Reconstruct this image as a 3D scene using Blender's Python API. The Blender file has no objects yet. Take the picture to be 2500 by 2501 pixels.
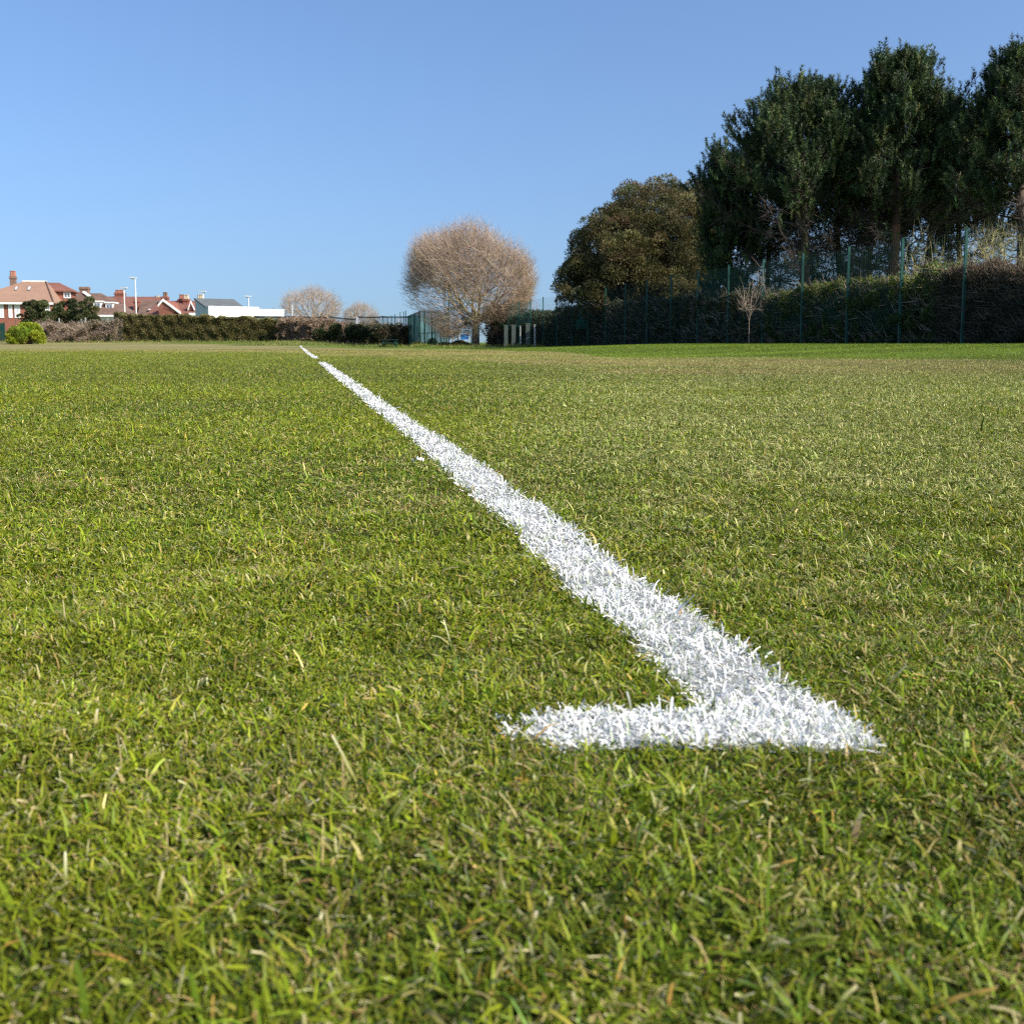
import bpy, math, random
import numpy as np
from math import radians as R, sin, cos, pi

# ------------------------------------------------------------------ camera, sky, sun, exposure
S = bpy.context.scene
PITCH = R(6.0); FPX = 2600.0; HC = 0.30
cam_d = bpy.data.cameras.new("camera"); cam = bpy.data.objects.new("camera", cam_d)
S.collection.objects.link(cam); S.camera = cam
cam.location = (0, 0, HC); cam.rotation_euler = (pi/2 - PITCH, 0, 0)
cam_d.sensor_fit = 'HORIZONTAL'; cam_d.sensor_width = 36.0; cam_d.lens = FPX/2500*36.0
cam_d.shift_y = -141.2/2500
cam_d.clip_start = 0.02; cam_d.clip_end = 6000
cam_d.dof.use_dof = True; cam_d.dof.focus_distance = 2.6; cam_d.dof.aperture_fstop = 14.2

SUN_EL, SUN_AZ = 36.0, 117.0          # azimuth clockwise from the view direction (+Y)
wd = bpy.data.worlds.new("World"); S.world = wd; wd.use_nodes = True
nt = wd.node_tree; nt.nodes.clear()
sky = nt.nodes.new('ShaderNodeTexSky'); sky.sky_type = 'NISHITA'; sky.sun_disc = False
sky.sun_elevation = R(SUN_EL); sky.sun_rotation = R(SUN_AZ)
sky.altitude = 0; sky.air_density = 1.0; sky.dust_density = 2.8; sky.ozone_density = 5.0
bg = nt.nodes.new('ShaderNodeBackground'); bg.inputs['Strength'].default_value = 0.13
wo = nt.nodes.new('ShaderNodeOutputWorld')
tcw = nt.nodes.new('ShaderNodeTexCoord'); mpw = nt.nodes.new('ShaderNodeMapping')   # look the clear sky up a little above its hazy rim
mpw.inputs['Location'].default_value = (0, 0, 0.07); mpw.inputs['Scale'].default_value = (1, 1, 0.88)
nt.links.new(tcw.outputs['Generated'], mpw.inputs[0]); nt.links.new(mpw.outputs[0], sky.inputs[0])
tint = nt.nodes.new('ShaderNodeMix'); tint.data_type = 'RGBA'; tint.blend_type = 'MULTIPLY'; tint.inputs[0].default_value = 1
tint.inputs[7].default_value = (1.0, 1.06, 1.14, 1)
nt.links.new(sky.outputs[0], tint.inputs[6]); nt.links.new(tint.outputs[2], bg.inputs[0]); nt.links.new(bg.outputs[0], wo.inputs[0])
sd = bpy.data.lights.new("sun", 'SUN'); sd.energy = 4.9; sd.angle = R(0.53); sd.color = (1.0, 0.93, 0.80)
sun = bpy.data.objects.new("sun", sd); S.collection.objects.link(sun)
sun.rotation_euler = (R(90 - SUN_EL), 0, R(180 - SUN_AZ))
SUNV = (cos(R(SUN_EL))*sin(R(SUN_AZ)), cos(R(SUN_EL))*cos(R(SUN_AZ)), sin(R(SUN_EL)))
S.view_settings.view_transform = 'Standard'; S.view_settings.look = 'None'
S.view_settings.exposure = 0.5; S.view_settings.gamma = 1.0
S.cycles.use_denoising = False; S.cycles.filter_width = 1.1; S.cycles.sample_clamp_indirect = 4
S.cycles.max_bounces = 6; S.cycles.diffuse_bounces = 3; S.cycles.transmission_bounces = 3
S.cycles.transparent_max_bounces = 12; S.cycles.caustics_reflective = False; S.cycles.caustics_refractive = False

# ------------------------------------------------------------------ helpers
COL = S.collection
NORG = {}
def W(px, py, Y):
    a = (px - 1250)/FPX; b = (1109.3 - py)/FPX
    ry = b*sin(PITCH) + cos(PITCH); rz = b*cos(PITCH) - sin(PITCH)
    return (a/ry*Y, Y, HC + rz/ry*Y)
def WX(px, Y): return W(px, 836, Y)[0]
def WZ(py, Y): return W(1250, py, Y)[2]

def sn(x, y, scale, seed, n=10):
    r = np.random.default_rng(seed); out = np.zeros_like(np.asarray(x, float))
    for k in range(n):
        a = r.uniform(0, 2*pi); f = 2*pi/(scale*r.uniform(.6, 1.7)); p = r.uniform(0, 2*pi)
        out = out + np.sin((x*cos(a) + y*sin(a))*f + p)
    return out/math.sqrt(n/2)
def sstep(a, b, x):
    t = np.clip((x - a)/(b - a), 0, 1); return t*t*(3 - 2*t)
FA, FB = 18.3, -0.274                      # the boundary fence: X = FA + FB*Y
def fence_h(y): return np.interp(y, [0, 20, 38, 48, 62, 75], [.26, .28, .27, .14, .015, 0])
def gh(x, y):
    x = np.asarray(x, float); y = np.asarray(y, float)
    u = x - (FA + FB*y)
    h = fence_h(y)*sstep(-11, -.5, u)
    s = x/np.maximum(y, 1)
    bank = sstep(56, 82, y)
    h = h + .34*bank*sstep(-.135, -.19, s)
    near = 1 - sstep(1.5, 3, y)
    h = h + (.0028*sn(x, y, .35, 5) + .003*sn(x, y, 1.3, 6))*near
    return h

def np_mesh(name, V, faces, mat, parent=None, col=None, smooth=False, world=True):
    V = np.asarray(V, np.float32).reshape(-1, 3)
    if isinstance(faces, np.ndarray): faces = [faces]
    faces = [np.asarray(f, np.int32) for f in faces if len(f)]
    off = NORG.get(parent.name, (0, 0, 0)) if (parent is not None and world) else (0, 0, 0)
    V = V - np.asarray(off, np.float32)
    me = bpy.data.meshes.new(name)
    me.vertices.add(len(V)); me.vertices.foreach_set('co', V.ravel())
    loops = np.concatenate([f.ravel() for f in faces])
    sizes = np.concatenate([np.full(len(f), f.shape[1], np.int32) for f in faces])
    starts = np.concatenate([[0], np.cumsum(sizes)[:-1]]).astype(np.int32)
    me.loops.add(len(loops)); me.loops.foreach_set('vertex_index', loops)
    me.polygons.add(len(sizes)); me.polygons.foreach_set('loop_start', starts)
    me.update(calc_edges=True)
    if col is not None:
        a = me.attributes.new('Col', 'FLOAT_COLOR', 'POINT')
        c = np.ones((len(V), 4), np.float32); c[:, :3] = col
        a.data.foreach_set('color', c.ravel())
    me.polygons.foreach_set('use_smooth', np.full(len(sizes), smooth, bool))
    me.materials.append(mat)
    o = bpy.data.objects.new(name, me); COL.objects.link(o)
    if parent is not None:
        o.parent = parent; NORG[o.name] = off
    return o

def tag(o, label=None, cat=None, group=None, kind=None):
    if label: o['label'] = label
    if cat: o['category'] = cat
    if group: o['group'] = group
    if kind: o['kind'] = kind
    return o
def thing(name, loc, label, cat, group=None, yaw=0.0):
    o = bpy.data.objects.new(name, None); COL.objects.link(o)
    o.location = loc; o.rotation_euler = (0, 0, yaw); o.empty_display_size = .3
    NORG[o.name] = tuple(float(v) for v in loc) if yaw == 0 else (0, 0, 0)
    return tag(o, label, cat, group)

class MB:
    def __init__(s): s.v = []; s.q = []; s.t = []
    def add(s, vs, fs):
        b = len(s.v); s.v += [tuple(v) for v in vs]
        for f in fs:
            f = [i + b for i in f]
            if len(f) == 4: s.q.append(f)
            elif len(f) == 3: s.t.append(f)
            else:
                for i in range(1, len(f) - 1): s.t.append([f[0], f[i], f[i+1]])
        return s
    def box(s, x0, y0, z0, x1, y1, z1):
        v = [(x, y, z) for z in (z0, z1) for x, y in ((x0, y0), (x1, y0), (x1, y1), (x0, y1))]
        return s.add(v, [(3, 2, 1, 0), (4, 5, 6, 7), (0, 1, 5, 4), (1, 2, 6, 5), (2, 3, 7, 6), (3, 0, 4, 7)])
    def prism(s, pts, ext):
        n = len(pts); v = list(pts) + [tuple(np.add(p, ext)) for p in pts]
        f = [list(range(n))[::-1], list(range(n, 2*n))] + [(i, (i+1) % n, n+(i+1) % n, n+i) for i in range(n)]
        return s.add(v, f)
    def tube(s, p, q, r0, r1=None, k=8):
        if r1 is None: r1 = r0
        p = np.array(p, float); q = np.array(q, float); d = q - p; d /= np.linalg.norm(d)
        a = np.cross(d, (0, 0, 1) if abs(d[2]) < .9 else (1, 0, 0)); a /= np.linalg.norm(a); b = np.cross(d, a)
        v = []
        for c, r in ((p, r0), (q, r1)):
            for i in range(k):
                t = 2*pi*i/k; v.append(c + r*(cos(t)*a + sin(t)*b))
        f = [(i, (i+1) % k, k+(i+1) % k, k+i) for i in range(k)] + [list(range(k))[::-1], list(range(k, 2*k))]
        return s.add(v, f)
    def build(s, name, mat, parent=None, world=True, **kw):
        fs = []
        if s.q: fs.append(np.array(s.q))
        if s.t: fs.append(np.array(s.t))
        return np_mesh(name, s.v, fs, mat, parent, world=world, **kw)

def segs(P0, P1, R0, R1, k=4):
    P0 = np.asarray(P0, float); P1 = np.asarray(P1, float); n = len(P0)
    d = P1 - P0; L = np.linalg.norm(d, axis=1, keepdims=True); d = d/np.maximum(L, 1e-6)
    ref = np.where(np.abs(d[:, 2:3]) < .9, np.array([[0, 0, 1.]]), np.array([[1., 0, 0]]))
    a = np.cross(d, ref); a /= np.linalg.norm(a, axis=1, keepdims=True); b = np.cross(d, a)
    V = np.zeros((n, 2*k, 3))
    for i in range(k):
        t = 2*pi*i/k; o = cos(t)*a + sin(t)*b
        V[:, i] = P0 + o*np.reshape(R0, (-1, 1)); V[:, k+i] = P1 + o*np.reshape(R1, (-1, 1))
    base = (np.arange(n)*2*k)[:, None]
    F = np.concatenate([base + np.array([[i, (i+1) % k, k+(i+1) % k, k+i]]) for i in range(k)])
    return V.reshape(-1, 3), F
def unit(v): return v/np.maximum(np.linalg.norm(v, axis=-1, keepdims=True), 1e-9)
def rdirs(r, n): return unit(r.normal(size=(n, 3)))
def pick(r, n, pal, jit=.18):
    w = np.array([p[0] for p in pal], float); w /= w.sum(); c = np.array([p[1] for p in pal])
    i = r.choice(len(pal), n, p=w)
    return np.clip(c[i]*np.exp(r.normal(0, jit, (n, 1)))*np.exp(r.normal(0, jit*.22, (n, 3))), 0, .95)
def leaves(r, P, size, aspect=.55, d=None, jd=.7):
    n = len(P)
    d = rdirs(r, n) if d is None else unit(d + r.normal(0, jd, (n, 3)))
    w = unit(np.cross(d, rdirs(r, n)))
    L = (size*r.uniform(.6, 1.35, n))[:, None]
    V = np.stack([P, P + d*L*.5 + w*L*aspect*.5, P + d*L, P + d*L*.5 - w*L*aspect*.5], 1)
    F = np.arange(4*n).reshape(n, 4)
    return V.reshape(-1, 3), F
def join(parts):
    Vs, Fs, Cs, b = [], {}, [], 0
    for V, F, C in parts:
        Vs.append(V); Fs.setdefault(F.shape[1], []).append(F + b)
        Cs.append(C if len(C) == len(V) else np.repeat(C, len(V)//len(C), axis=0)); b += len(V)
    return np.concatenate(Vs), [np.concatenate(v) for v in Fs.values()], np.concatenate(Cs)

# ------------------------------------------------------------------ materials
def new_mat(name):
    m = bpy.data.materials.new(name); m.use_nodes = True; t = m.node_tree; t.nodes.clear()
    o = t.nodes.new('ShaderNodeOutputMaterial'); return m, t, o
def mat(name, c, rough=.7, var=.25, scale=3.0, metal=0.0, bump=0.0, spec=.3, c2=None):
    m, t, o = new_mat(name); N = t.nodes; L = t.links
    p = N.new('ShaderNodeBsdfPrincipled'); p.inputs['Roughness'].default_value = rough
    p.inputs['Metallic'].default_value = metal; p.inputs['Specular IOR Level'].default_value = spec
    tc = N.new('ShaderNodeNewGeometry'); n = N.new('ShaderNodeTexNoise'); n.inputs['Scale'].default_value = scale
    n.inputs['Detail'].default_value = 5; n.inputs['Roughness'].default_value = .65
    r = N.new('ShaderNodeMix'); r.data_type = 'RGBA'
    c2 = c2 or tuple(v*(1 - var) for v in c)
    r.inputs[6].default_value = (*c2, 1); r.inputs[7].default_value = (*(min(1, v*(1+var)) for v in c), 1)
    mr = N.new('ShaderNodeMapRange'); mr.inputs[1].default_value = .3; mr.inputs[2].default_value = .7
    L.new(tc.outputs['Position'], n.inputs['Vector']); L.new(n.outputs['Fac'], mr.inputs[0]); L.new(mr.outputs[0], r.inputs[0])
    L.new(r.outputs[2], p.inputs['Base Color'])
    if bump:
        b = N.new('ShaderNodeBump'); b.inputs['Strength'].default_value = bump; b.inputs['Distance'].default_value = .02
        n2 = N.new('ShaderNodeTexNoise'); n2.inputs['Scale'].default_value = scale*6
        L.new(tc.outputs['Position'], n2.inputs['Vector']); L.new(n2.outputs['Fac'], b.inputs['Height']); L.new(b.outputs[0], p.inputs['Normal'])
    L.new(p.outputs[0], o.inputs[0]); return m
def leafmat(name, trans=.3, rough=.55, spec=.35, tint=(1.1, 1.15, .6)):
    m, t, o = new_mat(name); N = t.nodes; L = t.links
    a = N.new('ShaderNodeAttribute'); a.attribute_name = 'Col'
    p = N.new('ShaderNodeBsdfPrincipled'); p.inputs['Roughness'].default_value = rough
    p.inputs['Specular IOR Level'].default_value = spec; L.new(a.outputs['Color'], p.inputs['Base Color'])
    if trans > 0:
        tr = N.new('ShaderNodeBsdfTranslucent'); mu = N.new('ShaderNodeMix'); mu.data_type = 'RGBA'; mu.blend_type = 'MULTIPLY'
        mu.inputs[0].default_value = 1; mu.inputs[7].default_value = (*tint, 1); L.new(a.outputs['Color'], mu.inputs[6])
        L.new(mu.outputs[2], tr.inputs['Color']); mx = N.new('ShaderNodeMixShader'); mx.inputs[0].default_value = trans
        L.new(p.outputs[0], mx.inputs[1]); L.new(tr.outputs[0], mx.inputs[2]); L.new(mx.outputs[0], o.inputs[0])
    else: L.new(p.outputs[0], o.inputs[0])
    return m
def netmat(name, c, cover, scale=12.0):
    """open-weave netting: a real cloth with holes far below pixel size"""
    m, t, o = new_mat(name); N = t.nodes; L = t.links
    d = N.new('ShaderNodeBsdfDiffuse'); d.inputs[0].default_value = (*c, 1); tr = N.new('ShaderNodeBsdfTransparent')
    mx = N.new('ShaderNodeMixShader'); g = N.new('ShaderNodeNewGeometry'); n = N.new('ShaderNodeTexNoise')
    n.inputs['Scale'].default_value = scale*.1; n.inputs['Detail'].default_value = 3
    mr = N.new('ShaderNodeMapRange'); mr.inputs[1].default_value = .3; mr.inputs[2].default_value = .7
    mr.inputs[3].default_value = max(0, cover - .12); mr.inputs[4].default_value = min(1, cover + .12)
    L.new(g.outputs['Position'], n.inputs['Vector']); L.new(n.outputs['Fac'], mr.inputs[0]); L.new(mr.outputs[0], mx.inputs[0])
    L.new(tr.outputs[0], mx.inputs[1]); L.new(d.outputs[0], mx.inputs[2]); L.new(mx.outputs[0], o.inputs[0]); return m

M = {}
M['grass'] = leafmat('grass', .24, .45, .14, (1.15, 1.2, .35))
M['paint'] = leafmat('paint', .12, .6, .3, (1, 1, 1))
M['leaf'] = leafmat('leaf', .22, .55, .3)
M['needle'] = leafmat('needle', .12, .55, .3)
M['twig'] = leafmat('twig', 0, .8, .2)
M['bark'] = mat('bark', (.13, .10, .07), .9, .4, 6, bump=.6)
M['brick'] = mat('brick', (.23, .088, .06), .85, .2, 2.5)
M['brick_brown'] = mat('brick_brown', (.20, .125, .09), .9, .25, 3)
M['tile_tan'] = mat('tile_tan', (.28, .168, .115), .8, .12, 1.2)
M['tile_red'] = mat('tile_red', (.19, .082, .06), .85, .28, 1.6)
M['tile_brown'] = mat('tile_brown', (.135, .085, .065), .9, .35, 1.4)
M['slate'] = mat('slate', (.11, .12, .12), .7, .15, 2)
M['white'] = mat('white_paint', (.80, .79, .76), .6, .04, 2)
M['render'] = mat('white_render', (.82, .81, .79), .7, .04, .8)
M['cream'] = mat('cream', (.5, .43, .3), .8, .1, 4)
M['pot'] = mat('clay_pot', (.34, .15, .10), .8, .15, 4)
M['glass'] = mat('glass', (.10, .13, .17), .12, .3, 1, spec=.7)
M['curtain'] = mat('glass_with_curtain', (.42, .45, .45), .25, .3, 1.5, spec=.6)
M['lead'] = mat('flashing', (.72, .70, .66), .5, .1, 2)
M['galv'] = mat('galvanised', (.62, .64, .66), .45, .08, 3, metal=.2)
M['green_steel'] = mat('green_steel', (.015, .078, .058), .5, .15, 3)
M['dark_green'] = mat('dark_green_steel', (.012, .045, .035), .5, .2, 3)
M['grey_wood'] = mat('grey_wood', (.36, .37, .34), .85, .3, 5)
M['greygreen'] = mat('grey_green_board', (.075, .095, .083), .8, .2, 3)
M['blue'] = mat('blue_sign', (.012, .16, .55), .45, .06, 2)
M['dark'] = mat('dark_shade', (.03, .03, .035), .9, .2, 2)

# ------------------------------------------------------------------ ground
GREEN = np.array([.085, .125, .022]); TAN = np.array([.27, .22, .10]); FARG = np.array([.11, .165, .016]); OLIVE = np.array([.125, .135, .03])
SK = [-.6, -.48, -.365, -.21, -.096, .096, .48, .7]
YO = [78, 80, 80, 66, 49, 21.6, 14.4, 13]; YI = [36, 36, 36, 30, 21, 10.6, 9.3, 9]
def zones(x, y):
    """lawn zones: the dry outfield ring and the greener grass outside it"""
    yy = np.maximum(y, .5); s = np.clip(x/yy, -.7, .8)
    wob = 1 + .03*sn(x, y, 6, 21)
    yo = np.interp(s, SK, YO)*wob; yi = np.interp(s, SK, YI)*(1 + .05*sn(x, y, 3, 22))
    out = sstep(yo*.965, yo*1.03, y); ring = sstep(yi*.86, yi*1.1, y)*(1 - out)
    return ring, out
def ground_col(x, y):
    ring, out = zones(x, y)
    c = np.empty(x.shape + (3,)); c[:] = OLIVE
    g = (.5 + .5*np.clip(sn(x, y, 5, 31), -1, 1))[..., None]
    c = c*(1 - .3*g) + GREEN*.3*g
    rr = (ring*(.62 + .25*np.clip(sn(x*.25, y, 3, 32), -1, 1)))[..., None]
    c = c*(1 - rr) + TAN*rr
    st = (.8 + .35*np.clip(sn(x*.15, y, 3.0, 33), -1, 1))[..., None]
    c = c*(1 - out[..., None]) + FARG*st*out[..., None]
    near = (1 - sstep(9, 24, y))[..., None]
    return c*(1 - near) + np.array([.034, .040, .010])*near  # near ground darkened to paint in the shade between blades

xs = np.concatenate([-np.geomspace(2.5, 2600, 110)[::-1], np.linspace(-2.46, 2.46, 120), np.geomspace(2.5, 2600, 110)])
ys = np.concatenate([[-400, -60, -12, -4, -2], np.linspace(-1, 9, 230), np.geomspace(9.05, 3000, 170)])
GX, GY = np.meshgrid(xs, ys); GZ = gh(GX, GY)
nx, ny = len(xs), len(ys)
i = np.arange(nx*ny).reshape(ny, nx)
F = np.stack([i[:-1, :-1], i[:-1, 1:], i[1:, 1:], i[1:, :-1]], -1).reshape(-1, 4)
m, t, o = new_mat('turf'); N = t.nodes; L = t.links
a = N.new('ShaderNodeAttribute'); a.attribute_name = 'Col'; g = N.new('ShaderNodeNewGeometry')
n1 = N.new('ShaderNodeTexNoise'); n1.inputs['Scale'].default_value = 55; n1.inputs['Detail'].default_value = 6; n1.inputs['Roughness'].default_value = .8
n2 = N.new('ShaderNodeTexNoise'); n2.inputs['Scale'].default_value = 2.2; n2.inputs['Detail'].default_value = 8; n2.inputs['Roughness'].default_value = .75
m1 = N.new('ShaderNodeMapRange'); m1.inputs[1].default_value = .3; m1.inputs[2].default_value = .7; m1.inputs[3].default_value = .6; m1.inputs[4].default_value = 1.4
m2 = N.new('ShaderNodeMapRange'); m2.inputs[1].default_value = .3; m2.inputs[2].default_value = .7; m2.inputs[3].default_value = .75; m2.inputs[4].default_value = 1.25
mm = N.new('ShaderNodeMath'); mm.operation = 'MULTIPLY'; vm = N.new('ShaderNodeVectorMath'); vm.operation = 'SCALE'
for n_, m_ in ((n1, m1), (n2, m2)): L.new(g.outputs['Position'], n_.inputs['Vector']); L.new(n_.outputs['Fac'], m_.inputs[0])
L.new(m1.outputs[0], mm.inputs[0]); L.new(m2.outputs[0], mm.inputs[1])
L.new(a.outputs['Color'], vm.inputs[0]); L.new(mm.outputs[0], vm.inputs['Scale'])
p = N.new('ShaderNodeBsdfPrincipled'); p.inputs['Roughness'].default_value = .95; p.inputs['Specular IOR Level'].default_value = .1
L.new(vm.outputs[0], p.inputs['Base Color']); L.new(p.outputs[0], o.inputs[0])
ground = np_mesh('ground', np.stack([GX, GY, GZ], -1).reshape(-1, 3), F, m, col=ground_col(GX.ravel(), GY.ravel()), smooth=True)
tag(ground, kind='structure')

# ------------------------------------------------------------------ the painted line, taken back onto the ground
def B(px, py):                                  # pixel -> flat ground
    a_ = (px - 1250)/FPX; b_ = (1109.3 - py)/FPX
    ry = b_*sin(PITCH) + cos(PITCH); rz = b_*cos(PITCH) - sin(PITCH); tt = -HC/rz
    return np.array([a_*tt, ry*tt])
LW = .089
C_LONG = [B(1958, 1806), B(1840, 1712), B(1643, 1555), B(1393, 1358), B(1080, 1103), B(932, 997), B(787, 886)]
C_MID = [B(772, 875.5), B(750, 861)]
C_FAR = [B(748.5, 858.8), B(744, 854.5)]; C_END = [B(743, 853.3), B(734, 848.2)]
FOOT = [B(1258, 1800), B(2098, 1800)]
def dline(x, y, pts):
    """distance to a polyline, and whether it is outside its two ends"""
    best = np.full(x.shape, 1e9); end = np.full(x.shape, 1e9)
    for a_, b_ in zip(pts[:-1], pts[1:]):
        d = b_ - a_; L_ = np.hypot(*d); u = ((x - a_[0])*d[0] + (y - a_[1])*d[1])/L_**2
        uc = np.clip(u, 0, 1); q = np.hypot(x - a_[0] - uc*d[0], y - a_[1] - uc*d[1]); best = np.minimum(best, q)
    return best
def in_line(x, y):
    """signed depth inside the paint (positive inside), in metres"""
    w = LW/2 + .0018*sn(x, y, .10, 41) + .002*sn(x, y, .03, 42)
    k = w - dline(x, y, C_LONG)
    k = np.maximum(k, w - dline(x, y, C_MID)); k = np.maximum(k, w - dline(x, y, C_FAR)); k = np.maximum(k, w - dline(x, y, C_END))
    wf = .040 + .004*sn(x, y, .05, 43) + .003*sn(x, y, .018, 44) - .02*sstep(FOOT[0][0] + .07, FOOT[0][0], x)
    k = np.maximum(k, np.minimum(wf - np.abs(y - FOOT[0][1]), np.minimum(x - FOOT[0][0] - .012*sn(y, y*0, .03, 45), FOOT[1][0] - x - .006*sn(y, y*0, .03, 46))))
    k = np.where(y < FOOT[0][1] - .043, -1., k)
    k = np.where((y < FOOT[0][1] + .05) & (x > FOOT[1][0]), -1., k)
    return k

# ------------------------------------------------------------------ grass blades
def blades(r, X, Y, Ln, Wd, th0, th1, C, Ctip, near=True):
    n = len(X); Z = gh(X, Y) - .001
    az = r.uniform(0, 2*pi, n); A = np.stack([np.cos(az), np.sin(az), np.zeros(n)], 1); U = np.array([[0, 0, 1.]])
    fa = az + pi/2 + r.normal(0, .5, n); Wv = np.stack([np.cos(fa), np.sin(fa), r.normal(0, .35, n)], 1); Wv = unit(Wv)
    P = [np.stack([X, Y, Z], 1)]; K = 3 if near is True else 2; Lk = (Ln/K)[:, None]
    for k in range(K):
        th = (th0 + (th1 - th0)*k/(K-1))[:, None]
        q = P[-1] + Lk*(np.sin(th)*A + np.cos(th)*U)
        q[:, 2] = np.maximum(q[:, 2], Z + .0015 + .002*k); P.append(q)
    w = Wd[:, None]*.5
    if near == 'tri':
        V = np.stack([P[0] - Wv*w, P[0] + Wv*w, P[-1]], 1); b = (np.arange(n)*3)[:, None]
        return V.reshape(-1, 3), np.zeros((0, 4), int), b + np.array([[0, 1, 2]]), np.stack([C, C, Ctip], 1).reshape(-1, 3)
    prof = [.8, 1.0, .75] if near is True else [.9, .85]
    V = []; cc = []
    for k in range(K):
        V += [P[k] - Wv*w*prof[k], P[k] + Wv*w*prof[k]]; f = k/K; c = C*(1 - f**2) + Ctip*f**2; cc += [c, c]
    V += [P[K] - Wv*w*.5, P[K] + Wv*w*.5]; cc += [Ctip, Ctip]
    V = np.stack(V, 1); cc = np.stack(cc, 1); m_ = 2*K + 2
    b = (np.arange(n)*m_)[:, None]
    q = np.concatenate([b + np.array([[2*k, 2*k+1, 2*k+3, 2*k+2]]) for k in range(K)])
    t_ = np.zeros((0, 3), int)
    return V.reshape(-1, 3), q, t_, cc.reshape(-1, 3)
G_PAL = [(30, (.128, .188, .017)), (24, (.185, .24, .024)), (17, (.062, .112, .012)), (11, (.27, .295, .055)), (3, (.13, .2, .06)), (6, (.40, .33, .15)), (2.5, (.40, .25, .07)), (2, (.27, .17, .09))]
D_PAL = [(1, (.42, .35, .19)), (1, (.36, .30, .15)), (.6, (.24, .27, .09)), (.5, (.3, .21, .1))]
Y_PAL = [(1, (.22, .255, .018)), (1, (.18, .225, .016)), (.5, (.30, .28, .05))]
P_PAL = [(1, (.28, .305, .10)), (1, (.38, .385, .17)), (.7, (.15, .19, .045)), (.5, (.42, .37, .2))]
F_PAL = [(1, (.135, .205, .014)), (1, (.20, .26, .024)), (.5, (.09, .15, .012))]
def scatter(r, n, y0, y1, ex, wx=.58, cx=.3):
    """points with density falling as y**-ex over the wedge of lawn before the camera"""
    yy = np.linspace(y0, y1, 4000); pdf = (wx*yy + cx)*np.where(yy < 1, 1, yy**-ex); cdf = np.cumsum(pdf); cdf /= cdf[-1]
    Y = np.interp(r.random(n), cdf, yy); X = (r.random(n)*2 - 1)*(wx*Y + cx)
    return X, Y
def grass_cols(r, X, Y):
    n = len(X); C = pick(r, n, G_PAL, .22)
    def sub(mask_p, pal):
        k = r.random(n) < mask_p; C[k] = pick(r, int(k.sum()), pal, .2)
    ring, out = zones(X, Y); s = X/np.maximum(Y, .5)
    dry = np.clip(.10 + .16*sn(X, Y, .45, 51) + .10*sn(X, Y, .12, 52), 0, .5)
    sub(dry*(1 - .6*sstep(1.5, 5, Y)), D_PAL)
    yel = np.clip(.30 + .16*sn(X, Y, 1.6, 53) + .3*sstep(-.05, -.5, s), 0, .8)
    sub(yel, Y_PAL)
    sub(np.clip(sstep(-.14, .20, s)*sstep(.9, 3, Y)*(.80 + .2*sn(X, Y, 1.2, 54)), 0, .9), P_PAL)
    sub(np.clip(ring*(.66 + .25*sn(X*.3, Y, 3, 32)), 0, 1), D_PAL)
    sub(out*.95, F_PAL)
    C *= (1 + .06*np.clip(sn(X, Y, 2.2, 55), -1.5, 1.5) + .12*np.clip(sn(X, Y, .16, 56), -1.5, 1.5)*(Y < 5))[:, None]
    C *= np.array([.93, .94, .74])*(1 - .06*sstep(.9, .5, Y))[:, None]
    return C
def make_grass(seed, n, y0, y1, near, ex=1.75, behind=False, side=0.0):
    r = np.random.default_rng(seed)
    X, Y = scatter(r, n, y0, y1, ex)
    if behind: Y = -Y*0 + r.uniform(-.6, y0, n); X = r.uniform(-1.8, 1.8, n)
    if side: X = np.sign(X)*(.58*Y + .3 + r.random(n)*side)
    k = in_line(X, Y); keep = (k < 0) | ((k < .007) & (r.random(n) < .25)); X, Y, k = X[keep], Y[keep], k[keep]
    # clumps: thin the lawn in small hollows
    d = sn(X, Y, .035, 61)*.5 + sn(X, Y, .10, 62)*.5; keep = (r.random(len(X)) < np.clip(.8 + .32*d, .25, 1)) | (Y > 3); X, Y = X[keep], Y[keep]
    n = len(X); sc = np.maximum(1, Y)
    Ln = r.gamma(5, .0098/5, n)*(1 + .25*sstep(.9, .45, Y))*sc**.14*(1 + .18*np.clip(sn(X, Y, .09, 63), -1.5, 1.5))
    Wd = .0016*np.exp(r.normal(0, .34, n))*sc**(.52 if near != 'tri' else .62)
    lying = r.random(n) < .80
    th0 = np.where(lying, r.uniform(.6, 1.5, n), np.abs(r.normal(.35, .5, n)))
    th1 = np.where(lying, r.uniform(1.2, 1.65, n), th0 + r.uniform(.1, 1.1, n))
    Wd = Wd*(1.75 if (side or behind) else 1); Ln = Ln*(1.25 if side else 1); C = grass_cols(r, X, Y); tip = C.copy(); kk = r.random(n) < .12
    tip[kk] = pick(r, int(kk.sum()), [(1, (.45, .38, .2)), (1, (.5, .45, .28)), (.5, (.35, .22, .1))], .2)
    return blades(r, X, Y, Ln, Wd, th0, th1, C, tip, near)
def stack(parts):
    Vs, Q, T, C, b = [], [], [], [], 0
    for V, q, t_, c in parts:
        Vs.append(V); Q.append(q + b); T.append(t_ + b); C.append(c); b += len(V)
    return np.concatenate(Vs), [np.concatenate(Q), np.concatenate(T)], np.concatenate(C)
V, F, C = stack([make_grass(101, 600000, .30, 2.2, True, 1.55), make_grass(102, 1150000, 2.1, 8, False, 1.6), make_grass(104, 1350000, 7.8, 46, 'tri', 1.6), make_grass(103, 60000, .3, 1, False, behind=True), make_grass(105, 620000, .3, 7, False, 1.75, side=1.1), make_grass(106, 140000, 7, 46, 'tri', 1.6, side=2.0)])
lawn = np_mesh('lawn_grass', V, F, M['grass'], col=C, smooth=True)
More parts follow.
